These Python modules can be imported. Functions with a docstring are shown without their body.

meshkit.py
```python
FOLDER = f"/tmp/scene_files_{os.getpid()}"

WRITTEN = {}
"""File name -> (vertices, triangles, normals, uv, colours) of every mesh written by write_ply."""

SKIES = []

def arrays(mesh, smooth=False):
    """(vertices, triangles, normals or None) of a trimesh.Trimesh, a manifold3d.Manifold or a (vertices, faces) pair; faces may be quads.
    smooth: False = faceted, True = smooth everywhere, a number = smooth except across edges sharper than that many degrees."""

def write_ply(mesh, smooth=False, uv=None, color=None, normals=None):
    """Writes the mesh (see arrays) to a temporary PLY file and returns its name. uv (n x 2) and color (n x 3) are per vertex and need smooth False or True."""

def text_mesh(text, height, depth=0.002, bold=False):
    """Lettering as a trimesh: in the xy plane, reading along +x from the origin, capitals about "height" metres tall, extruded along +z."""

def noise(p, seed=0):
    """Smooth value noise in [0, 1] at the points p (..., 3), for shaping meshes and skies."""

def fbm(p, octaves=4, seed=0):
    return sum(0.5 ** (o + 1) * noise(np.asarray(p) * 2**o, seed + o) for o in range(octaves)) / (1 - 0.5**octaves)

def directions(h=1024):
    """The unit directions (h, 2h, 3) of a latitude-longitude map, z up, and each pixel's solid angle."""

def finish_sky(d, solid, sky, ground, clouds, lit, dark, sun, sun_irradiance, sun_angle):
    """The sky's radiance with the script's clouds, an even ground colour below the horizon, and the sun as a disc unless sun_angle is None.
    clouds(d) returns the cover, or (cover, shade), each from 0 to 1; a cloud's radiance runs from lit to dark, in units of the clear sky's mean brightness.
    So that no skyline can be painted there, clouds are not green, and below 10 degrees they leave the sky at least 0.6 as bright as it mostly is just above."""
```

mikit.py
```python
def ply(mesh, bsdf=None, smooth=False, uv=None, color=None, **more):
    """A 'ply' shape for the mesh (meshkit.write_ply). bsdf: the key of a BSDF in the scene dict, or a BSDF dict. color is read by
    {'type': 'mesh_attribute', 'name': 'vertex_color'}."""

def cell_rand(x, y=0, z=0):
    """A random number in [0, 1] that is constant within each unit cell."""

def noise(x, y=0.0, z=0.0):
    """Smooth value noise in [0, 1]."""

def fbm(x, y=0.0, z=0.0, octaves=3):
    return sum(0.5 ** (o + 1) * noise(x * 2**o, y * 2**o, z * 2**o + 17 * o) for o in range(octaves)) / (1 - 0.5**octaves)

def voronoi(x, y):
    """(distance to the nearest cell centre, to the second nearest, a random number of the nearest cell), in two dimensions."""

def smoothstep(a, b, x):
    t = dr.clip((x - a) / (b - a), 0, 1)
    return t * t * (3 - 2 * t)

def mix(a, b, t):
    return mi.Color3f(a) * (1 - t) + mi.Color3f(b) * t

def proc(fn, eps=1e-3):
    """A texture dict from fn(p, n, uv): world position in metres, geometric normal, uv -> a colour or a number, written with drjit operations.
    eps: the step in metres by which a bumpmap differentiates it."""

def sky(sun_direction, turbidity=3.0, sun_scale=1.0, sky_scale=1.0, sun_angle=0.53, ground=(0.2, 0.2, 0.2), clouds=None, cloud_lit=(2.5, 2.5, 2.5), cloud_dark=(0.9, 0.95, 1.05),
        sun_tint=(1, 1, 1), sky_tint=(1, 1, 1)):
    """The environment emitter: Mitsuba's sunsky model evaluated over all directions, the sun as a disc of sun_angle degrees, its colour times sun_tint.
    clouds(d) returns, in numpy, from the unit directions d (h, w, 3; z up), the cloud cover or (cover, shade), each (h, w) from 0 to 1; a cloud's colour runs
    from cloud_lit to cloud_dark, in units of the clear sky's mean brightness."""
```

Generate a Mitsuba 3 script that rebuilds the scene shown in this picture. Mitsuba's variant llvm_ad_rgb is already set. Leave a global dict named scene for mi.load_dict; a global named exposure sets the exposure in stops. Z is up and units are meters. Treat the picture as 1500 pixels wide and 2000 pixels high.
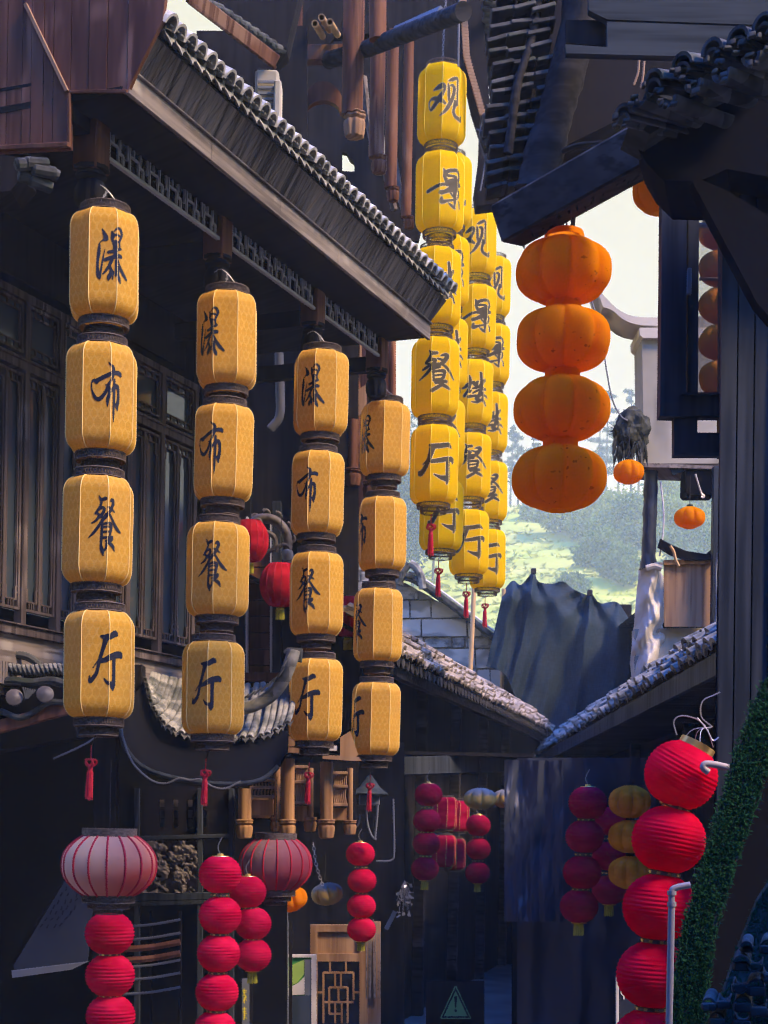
import math, random, numpy as np, trimesh, drjit as dr, mitsuba as mi, mikit
from mikit import noise, fbm, voronoi, cell_rand, smoothstep, mix, proc
from shapely.geometry import Polygon, Point, box as sbox
from shapely.ops import unary_union
import meshkit
T = mi.ScalarTransform4f
scene, labels = {}, {}

# ---------------------------------------------------------------- camera, sky, exposure
F, CU, CV, ROLL = 3200.0, 750.0, 1600.0, math.radians(1.0)
EYE = 0.0
scene['haze_air'] = {'type': 'homogeneous', 'albedo': {'type': 'rgb', 'value': [.93, .95, .84]},
                     'sigma_t': {'type': 'rgb', 'value': [.0010, .0012, .0013]}}
scene['camera'] = {'type': 'perspective', 'fov': math.degrees(2 * math.atan(750 / F)), 'fov_axis': 'x',
                   'principal_point_offset_x': 0.0, 'principal_point_offset_y': -(CV - 1000) / 2000,
                   'near_clip': .05, 'far_clip': 3000.0,
                   'to_world': T().look_at(origin=[0, 0, 0], target=[0, 1, 0], up=[-math.sin(ROLL), 0, math.cos(ROLL)]),
                   'medium': {'type': 'ref', 'id': 'haze_air'}}
SUN = (0.60, -0.32, 0.75)
def haze_clouds(d):
    el = d[..., 2]
    n = meshkit.fbm(d * np.array([3.0, 3.0, 6.0]), 4, 5)
    low = np.clip((.64 - el) / .18, 0, 1)
    low = low * low * (3 - 2 * low)
    return np.clip(low + (1 - low) * np.clip((n - .58) * 1.6, 0, .15), 0, 1), np.clip(.25 * n, 0, 1)
scene['sky'] = mikit.sky(SUN, turbidity=3, sun_scale=.92, sky_scale=2.8, sun_angle=12, clouds=haze_clouds,
                         cloud_lit=(.325, .305, .185), cloud_dark=(.28, .26, .16), sun_tint=(1.0, .82, .52), sky_tint=(.02, .84, 2.6))
exposure = 2.72

# ---------------------------------------------------------------- helpers
def px(u, v, D):
    """The world point at depth D (metres along the street) that the photograph shows at (u, v)."""
    c, s = math.cos(ROLL), math.sin(ROLL)
    du, dv = u - CU, v - CV
    return np.array([(du * c + dv * s) / F * D, D, EYE + (du * s - dv * c) / F * D])
def ray(u, v): return px(u, v, 1.0)
def onplane(u, v, P, n):
    r = ray(u, v)
    return r * (np.dot(P, n) / np.dot(r, n))
class Frame:
    """A building's own axes: s along its street front, t out towards the street, z up."""
    def __init__(self, O, vpx, side=1):
        k = (vpx - CU) / F
        self.O = np.array([O[0], O[1], 0.0])
        self.d = np.array([k, 1, 0]) / math.hypot(k, 1)
        self.n = np.array([self.d[1], -self.d[0], 0]) * side
    def w(self, s, t, z): return self.O + self.d * s + self.n * t + np.array([0, 0, z])
    def at(self, u, v, t):
        p = onplane(u, v, self.O + self.n * t, self.n)
        return np.dot(p - self.O, self.d), p[2]
    def sz(self, u, v, t): return self.at(u, v, t)
used = {}
def uniq(k):
    n = used.get(k, -1) + 1
    used[k] = n
    return k if n == 0 else f'{k}_{n:03d}'
def thing(name, label, cat, group=None):
    k = uniq(name)
    labels[k] = {'label': label, 'category': cat}
    if group: labels[k]['group'] = group
    return k
def part(par, name, mesh, bsdf, smooth=False, label=None, stuff=False, **kw):
    k = uniq(f'{par}__{name}')
    if isinstance(mesh, MB): mesh = mesh.get()
    scene[k] = mesh if isinstance(mesh, dict) else mikit.ply(mesh, bsdf, smooth, **kw)
    if label or stuff:
        labels[k] = {}
        if label: labels[k]['label'] = label
        if stuff: labels[k]['kind'] = 'stuff'
    return k
def solo(name, label, cat, mesh, bsdf, smooth=False, group=None, **kw):
    k = thing(name, label, cat, group)
    if isinstance(mesh, MB): mesh = mesh.get()
    scene[k] = mikit.ply(mesh, bsdf, smooth, **kw)
    return k
def struct(name, mesh, bsdf, label, smooth=False, kind='structure', **kw):
    if isinstance(mesh, MB): mesh = mesh.get()
    scene[name] = mikit.ply(mesh, bsdf, smooth, **kw)
    labels[name] = {'label': label, 'category': name.replace('_', ' '), 'kind': kind}
    return name
def nrm(v):
    v = np.asarray(v, float)
    return v / max(np.linalg.norm(v), 1e-12)
_c = np.array([[x, y, z] for x in (-1, 1) for y in (-1, 1) for z in (-1, 1)], float)
def _cham(h, e):
    out = []
    for c in _c:
        for a in range(3):
            p = c * h
            for b in range(3):
                if b != a: p[b] -= c[b] * e
            out.append(p)
    return np.array(out)
_h = trimesh.Trimesh(_cham(np.array([1., 1.1, 1.2]), .2), [], process=False).convex_hull
_map = [int(np.argmin(np.linalg.norm(_cham(np.array([1., 1.1, 1.2]), .2) - v, axis=1))) for v in _h.vertices]
_CF = np.array(_map)[_h.faces]
_BF = np.array([[0, 1, 3], [0, 3, 2], [4, 6, 7], [4, 7, 5], [0, 4, 5], [0, 5, 1], [2, 3, 7], [2, 7, 6], [0, 2, 6], [0, 6, 4], [1, 5, 7], [1, 7, 3]])
class MB:
    """Collects boxes, bars, tubes and turned pieces into one mesh."""
    def __init__(self): self.v, self.f, self.n = [], [], 0
    def add(self, v, f=None):
        if f is None: v, f = v
        v, f = np.asarray(v, float), np.asarray(f, int)
        if f.shape[1] == 4: f = np.vstack([f[:, [0, 1, 2]], f[:, [0, 2, 3]]])
        self.v.append(v); self.f.append(f + self.n); self.n += len(v)
        return self
    def get(self): return np.vstack(self.v), np.vstack(self.f)
    def box(self, c, ax, ay, az, e=0.0):
        """Box about c with half axis vectors ax, ay, az; e: chamfer in metres."""
        ax, ay, az = (np.asarray(a, float) for a in (ax, ay, az))
        L = np.array([np.linalg.norm(a) for a in (ax, ay, az)])
        R = np.array([ax / L[0], ay / L[1], az / L[2]])
        if e > 0: v, f = _cham(L, min(e, L.min() * .45)), _CF
        else: v, f = _c * L, _BF
        if np.linalg.det(R) < 0: f = f[:, ::-1]
        return self.add(v @ R + np.asarray(c), f)
    def bar(self, p, q, w, h, up=(0, 0, 1), e=0.0):
        p, q = np.asarray(p, float), np.asarray(q, float)
        a = q - p
        side = np.cross(a, up)
        if np.linalg.norm(side) < 1e-9: side = np.cross(a, (1, 0, 0))
        side = nrm(side); u = nrm(np.cross(side, a))
        return self.box((p + q) / 2, a / 2, side * w / 2, u * h / 2, e)
    def tube(self, path, r, n=8, cap=True):
        path = np.asarray(path, float)
        m = len(path)
        r = np.broadcast_to(np.asarray(r, float), (m,))
        tg = np.gradient(path, axis=0)
        tg /= np.maximum(np.linalg.norm(tg, axis=1, keepdims=True), 1e-9)
        ref = np.array([0, 0, 1.0]) if abs(tg[0, 2]) < .8 else np.array([1.0, 0, 0])
        ang = np.arange(n) * 2 * np.pi / n
        v = []
        x = nrm(np.cross(tg[0], ref))
        for i in range(m):
            x = nrm(x - tg[i] * np.dot(x, tg[i])); y = np.cross(tg[i], x)
            v.append(path[i] + r[i] * (np.cos(ang)[:, None] * x + np.sin(ang)[:, None] * y))
        v = np.vstack(v)
        i = np.arange(n); f = []
        for k in range(m - 1):
            a, b = k * n + i, k * n + (i + 1) % n
            f.append(np.stack([a, b, b + n, a + n], 1))
        f = np.vstack(f); f = np.vstack([f[:, [0, 1, 2]], f[:, [0, 2, 3]]])
        if cap:
            k = len(v); v = np.vstack([v, path[0], path[-1]])
            f = np.vstack([f, np.stack([(i + 1) % n, i, i * 0 + k], 1), np.stack([(m - 1) * n + i, (m - 1) * n + (i + 1) % n, i * 0 + k + 1], 1)])
        return self.add(v, f)
    def lathe(self, prof, n=24, c=(0, 0, 0), lobes=0, amp=0.0, axis=None):
        """Turned shape from (r, z) rows; lobes, amp: pumpkin ribs."""
        prof = np.asarray(prof, float)
        ang = np.arange(n) * 2 * np.pi / n
        k = 1 - amp * (1 - np.abs(np.sin(lobes * ang / 2)) ** .6) if lobes else np.ones(n)
        v = np.stack([prof[:, :1] * np.cos(ang) * k, prof[:, :1] * np.sin(ang) * k, np.repeat(prof[:, 1:], n, 1)], -1).reshape(-1, 3)
        if axis is not None:
            z = nrm(axis); x = nrm(np.cross(z, (0, 1, 0) if abs(z[1]) < .9 else (1, 0, 0))); y = np.cross(z, x)
            v = v[:, :1] * x + v[:, 1:2] * y + v[:, 2:] * z
        i = np.arange(n); f = []
        for j in range(len(prof) - 1):
            a, b = j * n + i, j * n + (i + 1) % n
            f.append(np.stack([a, b, b + n, a + n], 1))
        return self.add(v + np.asarray(c, float), np.vstack(f))
    def prism(self, poly, fn, depth, th=None):
        """2-D polygon (shapely or points) placed by fn(x, y) and thickened along the vector depth."""
        poly = Polygon(poly) if not hasattr(poly, 'geom_type') else poly
        for g in getattr(poly, 'geoms', [poly]):
            if g.is_empty or g.area < 1e-10: continue
            m = trimesh.creation.extrude_polygon(g, 1.0, engine='earcut')
            v = np.array([fn(x, y) for x, y in m.vertices[:, :2]]) + m.vertices[:, 2:] * np.asarray(depth, float)
            self.add(v, m.faces)
        return self
def grid(nu, nv):
    i, j = np.meshgrid(np.arange(nu - 1), np.arange(nv - 1), indexing='ij')
    a = (i * nv + j).ravel()
    return np.stack([a, a + nv, a + nv + 1, a + 1], 1)
def arc(pts, n=24):
    """Smooth curve through the points."""
    pts = np.asarray(pts, float)
    m = len(pts)
    P = np.vstack([2 * pts[0] - pts[1], pts, 2 * pts[-1] - pts[-2]])
    out = []
    for t in np.linspace(0, m - 1 - 1e-9, n):
        i = int(t); f = t - i
        a, b, c, d = P[i], P[i + 1], P[i + 2], P[i + 3]
        out.append(.5 * (2 * b + (c - a) * f + (2 * a - 5 * b + 4 * c - d) * f * f + (3 * b - a - 3 * c + d) * f ** 3))
    return np.array(out)
def interp(t, a, b): return np.asarray(a) * (1 - t) + np.asarray(b) * t
# ---------------------------------------------------------------- materials
def two(d): return {'type': 'twosided', 'bsdf': d}
def princ(key, col, rough=.7, spec=.3, **kw):
    scene[key] = two({'type': 'principled', 'base_color': col if isinstance(col, dict) else {'type': 'rgb', 'value': list(col)},
                      'roughness': rough, 'specular': spec, **kw})
def C(*c): return mi.Color3f(*c)
def wood(key, a, b, ax, rough=.7, wear=None):
    """Grain stretched along ax ('z' upright, 'h' lying along the street, 'x' across)."""
    def fn(p, n, uv):
        h = p.y + .4 * p.x
        q = {'z': (p.x * 26 + p.y * 26, p.z * 1.6, p.y * 3), 'h': (h * 1.6, p.z * 30, (p.x - .4 * p.y) * 30), 'x': (p.x * 1.6, p.z * 30, p.y * 22)}[ax]
        g = fbm(q[0], q[1], q[2], 3)
        big = noise(p.x * 2.3, p.y * 2.3, p.z * 1.7 + 9)
        c = mix(a, b, smoothstep(.25, .75, g * .75 + big * .35))
        if wear is not None:
            m = smoothstep(.58, .75, fbm(p.x * 5, p.y * 5, p.z * 2.5 + 4, 2)) * smoothstep(.35, .6, g)
            c = c * (1 - m) + mi.Color3f(wear) * m
        return c
    princ(key, proc(fn), rough, .12)
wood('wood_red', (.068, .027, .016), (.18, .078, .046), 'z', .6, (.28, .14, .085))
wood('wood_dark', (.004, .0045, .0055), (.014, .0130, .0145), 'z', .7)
wood('wood_brown', (.055, .022, .013), (.15, .066, .034), 'z', .6, (.22, .13, .08))
wood('wood_dull', (.024, .020, .021), (.078, .064, .062), 'z', .6, (.14, .12, .115))
princ('trim_grey', (.30, .31, .31), .7)
wood('wood_grey', (.075, .064, .056), (.21, .185, .165), 'h', .75, (.28, .26, .23))
wood('wood_slat', (.045, .038, .034), (.20, .175, .155), 'z', .75)
wood('wood_beam', (.008, .0095, .0115), (.032, .032, .034), 'x', .8, (.06, .06, .06))
wood('wood_warm', (.18, .095, .042), (.38, .23, .11), 'z', .6)
wood('wood_blue', (.012, .018, .025), (.04, .05, .06), 'z', .55)
wood('wood_pale', (.17, .10, .06), (.34, .22, .13), 'z', .7)
def tile_col(a, b, moss=.0):
    def fn(p, n, uv):
        g = fbm(p.x * 9, p.y * 9, p.z * 9, 3)
        r = cell_rand(dr.floor(p.x * 8.1), dr.floor(p.y * 8.3), dr.floor(p.z * 8.7))
        c = mix(a, b, smoothstep(.25, .8, g * .8 + r * .3))
        m = smoothstep(.55, .72, fbm(p.x * 17, p.y * 17, p.z * 17, 2)) * moss
        return c * (1 - m) + mi.Color3f(.03, .045, .02) * m
    return proc(fn)
princ('tile_grey', tile_col((.07, .078, .075), (.27, .27, .24), .3), .85, .1)
wood('wood_slate', (.014, .020, .025), (.042, .055, .065), 'x', .8)
princ('tile_end', tile_col((.22, .23, .21), (.52, .51, .45), .15), .8)
princ('tile_dark', tile_col((.014, .017, .018), (.075, .08, .075), .5), .85)
princ('tile_warm', tile_col((.10, .085, .07), (.32, .28, .22), .35), .85, .1)
def brocade(p, n, uv):
    u, v = uv.x / .046, uv.y / .105
    g = dr.cos(2 * math.pi * u) + .55 * dr.cos(2 * math.pi * v) * dr.sign(dr.cos(math.pi * u * .0 + 1))
    w = dr.sin(2 * math.pi * v) * .27
    a1 = dr.abs(u - dr.floor(u) - .5) - .24
    line = 1 - smoothstep(.03, .085, dr.abs(a1 + w))
    line2 = (1 - smoothstep(.02, .07, dr.abs(a1 + w + .11))) * .6
    cu, cv = u - dr.floor(u) - .5, (v - dr.floor(v) - .5) * 2.2
    cu2, cv2 = u - dr.floor(u + .5), (v - dr.floor(v + .5)) * 2.2
    r1 = dr.sqrt(cu * cu + cv * cv); r2 = dr.sqrt(cu2 * cu2 + cv2 * cv2)
    mot = (1 - smoothstep(.03, .06, dr.abs(r1 - .11))) * .7 + (1 - smoothstep(.03, .06, dr.abs(r2 - .11))) * .7
    m = dr.minimum(line + line2 + mot, 1)
    thread = noise(uv.x * 900, uv.y * 60, 1) * .5 + noise(uv.x * 60, uv.y * 700, 3) * .5
    dust = smoothstep(.35, .8, fbm(p.x * 3.1, p.y * 3.1, p.z * 2.6, 3))
    c = mix((.71, .405, .055), (.78, .50, .11), m) * (.84 + .32 * thread)
    return c * (1 - .22 * dust) + mi.Color3f(.42, .28, .12) * (.22 * dust)
def thin(key, col, trans, rough=.6, spec=1.3):
    scene[key] = {'type': 'principledthin', 'base_color': col if isinstance(col, dict) else {'type': 'rgb', 'value': list(col)},
                  'diff_trans': trans, 'roughness': rough, 'eta': spec, 'spec_trans': 0.0}
thin('gold_brocade', proc(brocade), .85, .6)
thin('yellow_cloth', proc(lambda p, n, uv: mix((.86, .58, .006), (.93, .68, .012), fbm(p.x * 4, p.y * 4, p.z * 4, 2)) * (.94 + .1 * noise(uv.x * 500, uv.y * 500))), 1.1, .45)
def paper(a, b):
    return proc(lambda p, n, uv: mix(a, b, smoothstep(.3, .75, fbm(p.x * 8, p.y * 8, p.z * 14, 3))))
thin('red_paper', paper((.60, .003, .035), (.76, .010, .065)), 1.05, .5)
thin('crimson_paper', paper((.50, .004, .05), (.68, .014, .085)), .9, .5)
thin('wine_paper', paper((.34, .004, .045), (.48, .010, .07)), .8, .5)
def graded(x0, x1, za, zb_, pale, deep):
    """Silk colour running from pale to deep across its width and towards the bottom."""
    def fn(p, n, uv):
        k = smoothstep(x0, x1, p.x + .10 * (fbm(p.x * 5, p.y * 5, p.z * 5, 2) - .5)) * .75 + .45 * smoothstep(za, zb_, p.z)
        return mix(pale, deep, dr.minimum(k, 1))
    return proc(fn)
thin('rose_paper', graded(-2.05, -1.50, -.26, -.46, (.80, .60, .42), (.50, .10, .08)), .8, .6)  # pale left side, deeper colour to the right and below
thin('mauve_paper', graded(-1.15, -.60, -.20, -.55, (.30, .21, .20), (.30, .05, .07)), .6, .6)
thin('red_cloth', paper((.34, .008, .02), (.48, .02, .04)), .6, .5)
def pump(p, n, uv):
    g = fbm(p.x * 6, p.y * 6, p.z * 6, 3)
    c = mix((.76, .24, .003), (.87, .35, .008), g)
    sp = smoothstep(.69, .80, fbm(p.x * 34, p.y * 34, p.z * 34, 3)) * smoothstep(.42, .62, fbm(p.x * 5 + 3, p.y * 5, p.z * 5, 2))
    return c * (1 - .5 * sp) + mi.Color3f(.09, .03, .01) * (.5 * sp)
scene['pumpkin_skin'] = {'type': 'principledthin', 'base_color': proc(pump), 'diff_trans': 1.1, 'roughness': .34, 'eta': 1.45, 'spec_trans': 0.0}
thin('pumpkin_gold', paper((.46, .17, .015), (.60, .26, .03)), .5, .45)
thin('pumpkin_dull', paper((.26, .13, .06), (.40, .22, .10)), .5, .45)
def dusty(p, n, uv):
    c = mix((.34, .22, .05), (.46, .33, .09), fbm(p.x * 9, p.y * 9, p.z * 9, 2))
    k = smoothstep(.05, .55, n.z + .25 * fbm(p.x * 12, p.y * 12, p.z * 12, 2) - .1)
    return c * (1 - k) + mi.Color3f(.12, .13, .13) * k
princ('pumpkin_dusty', proc(dusty), .6)
princ('ink', (.006, .008, .022), .5)
princ('ink_worn', proc(lambda p, n, uv: mix((.035, .03, .014), (.085, .07, .035), fbm(p.x * 22, p.y * 22, p.z * 22, 2))), .6)
princ('cream_print', (.78, .62, .30), .6)
princ('piping_gold', (.80, .58, .22), .5)
princ('piping_yellow', (.92, .72, .10), .45)
princ('band_brown', proc(lambda p, n, uv: mix((.055, .042, .035), (.15, .12, .095), noise(p.x * 60, p.y * 60, p.z * 90))), .6)
princ('gold_foil', (.75, .52, .16), .3, .5, metallic=.8)
princ('steel', (.35, .35, .34), .4, .5, metallic=.7)
princ('tassel_red', proc(lambda p, n, uv: mix((.28, .006, .02), (.52, .02, .045), noise(p.x * 400, p.y * 400, p.z * 20))), .7)
princ('tassel_green', proc(lambda p, n, uv: mix((.16, .17, .015), (.55, .52, .05), noise(p.x * 260, p.y * 260, p.z * 12))), .7)
princ('cable_grey', (.12, .13, .14), .6)
princ('cable_black', (.02, .02, .022), .5)
def plaster(p, n, uv):
    g = fbm(p.x * 2.2, p.y * 2.2, p.z * 2.2, 4)
    st = smoothstep(.5, .75, fbm(p.x * 5, p.y * 5, p.z * 1.3, 3))
    c = mix((.22, .21, .165), (.42, .40, .32), g)
    return c * (1 - .6 * st) + mi.Color3f(.15, .15, .125) * (.6 * st)
princ('plaster', proc(plaster), .9, .1)
def stone(p, n, uv):
    g = fbm(p.x * 3.1, p.y * 3.1, p.z * 3.1, 4)
    b = smoothstep(.52, .64, fbm(p.x * 2.1 + 7, p.y * 2.1, p.z * 2.7, 3))
    c = mix((.38, .35, .29), (.60, .56, .46), g)
    return c * (1 - b * .6) + mi.Color3f(.12, .12, .105) * (b * .6)
princ('stone', proc(stone), .9, .1)
princ('brick_grey', tile_col((.14, .135, .12), (.36, .34, .29), .2), .9, .1)
def tarp(p, n, uv):
    w = noise(p.x * 90, p.y * 30, p.z * 14) * .5 + noise(p.x * 14, p.y * 20, p.z * 90) * .5
    f = smoothstep(.4, .8, fbm(p.x * 1.6, p.y * 1.6, p.z * 1.2, 3))
    return mix((.004, .012, .020), (.017, .036, .048), w * .7 + f * .4)
princ('tarp_dark', proc(tarp), .75, .2)
princ('sheet_blue', proc(lambda p, n, uv: mix((.012, .017, .030), (.04, .05, .07), fbm(p.x * 2, p.y * 2, p.z * .8, 3))), .38, .5)
thin('plastic_pale', proc(lambda p, n, uv: mix((.50, .47, .40), (.74, .70, .60), fbm(p.x * 4, p.y * 4, p.z * 3, 3))), .5, .35)
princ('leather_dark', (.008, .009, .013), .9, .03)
princ('white_paint', proc(lambda p, n, uv: mix((.50, .49, .44), (.66, .64, .57), fbm(p.x * 7, p.y * 7, p.z * 5, 3))), .5)
princ('pipe_white', (.32, .29, .26), .5, .3)
princ('bamboo', proc(lambda p, n, uv: mix((.40, .25, .11), (.56, .38, .19), noise(p.x * 40, p.y * 40, p.z * 4))), .6)
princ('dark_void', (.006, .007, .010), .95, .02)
princ('ash_board', proc(lambda p, n, uv: mix((.09, .105, .125), (.16, .18, .20), fbm(p.x * 3, p.y * 3, p.z * 3, 3))), .7)
princ('green_print', (.06, .30, .06), .5)
princ('lime_print', (.30, .48, .10), .5)
princ('yellow_print', (.80, .68, .05), .5)
princ('sign_green', (.22, .42, .14), .5)
princ('moss_rag', proc(lambda p, n, uv: mix((.012, .014, .013), (.07, .075, .06), fbm(p.x * 14, p.y * 14, p.z * 14, 3))), .9, .1)
princ('carved', proc(lambda p, n, uv: mix((.05, .045, .042), (.17, .155, .145), fbm(p.x * 20, p.y * 20, p.z * 20, 2))), .5, .4)
princ('dragon_grey', proc(lambda p, n, uv: mix((.14, .15, .15), (.34, .35, .33), fbm(p.x * 18, p.y * 18, p.z * 18, 2))), .7)
scene['pane'] = {'type': 'blendbsdf', 'weight': .22, 'clear': {'type': 'thindielectric', 'int_ior': 1.5}, 'dust': two({'type': 'diffuse', 'reflectance': {'type': 'rgb', 'value': [.16, .16, .17]}})}
princ('glass_dark', (.03, .045, .06), .08, .8)
princ('paving', proc(lambda p, n, uv: mix((.10, .10, .095), (.2, .195, .18), fbm(p.x * 2, p.y * 2, 0, 3))), .8)
def hillc(p, n, uv):
    g = fbm(p.x * .2, p.y * .2, p.z * .35, 4)
    s = smoothstep(.4, .7, fbm(p.x * .05 + 5, p.y * .03, p.z * .17, 3))
    c = mix((.20, .30, .03), (.40, .45, .085), g)
    return c * (1 - .3 * s) + mi.Color3f(.44, .38, .15) * (.3 * s)
princ('hill_grass', proc(hillc), .9, .1)
def leafm(key, a, b, k):
    scene[key] = {'type': 'principledthin', 'base_color': proc(lambda p, n, uv: mix(a, b, fbm(p.x * k, p.y * k, p.z * k, 2))), 'diff_trans': .7, 'roughness': .6, 'spec_trans': 0.0, 'eta': 1.3}
leafm('leaf_bright', (.12, .20, .03), (.28, .34, .06), .5)
leafm('leaf_deep', (.06, .12, .03), (.14, .22, .06), .5)
leafm('leaf_pine', (.02, .045, .025), (.06, .09, .045), .4)
leafm('turf', (.010, .055, .030), (.035, .125, .055), 40)
princ('bark', (.055, .045, .035), .9, .1)

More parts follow.
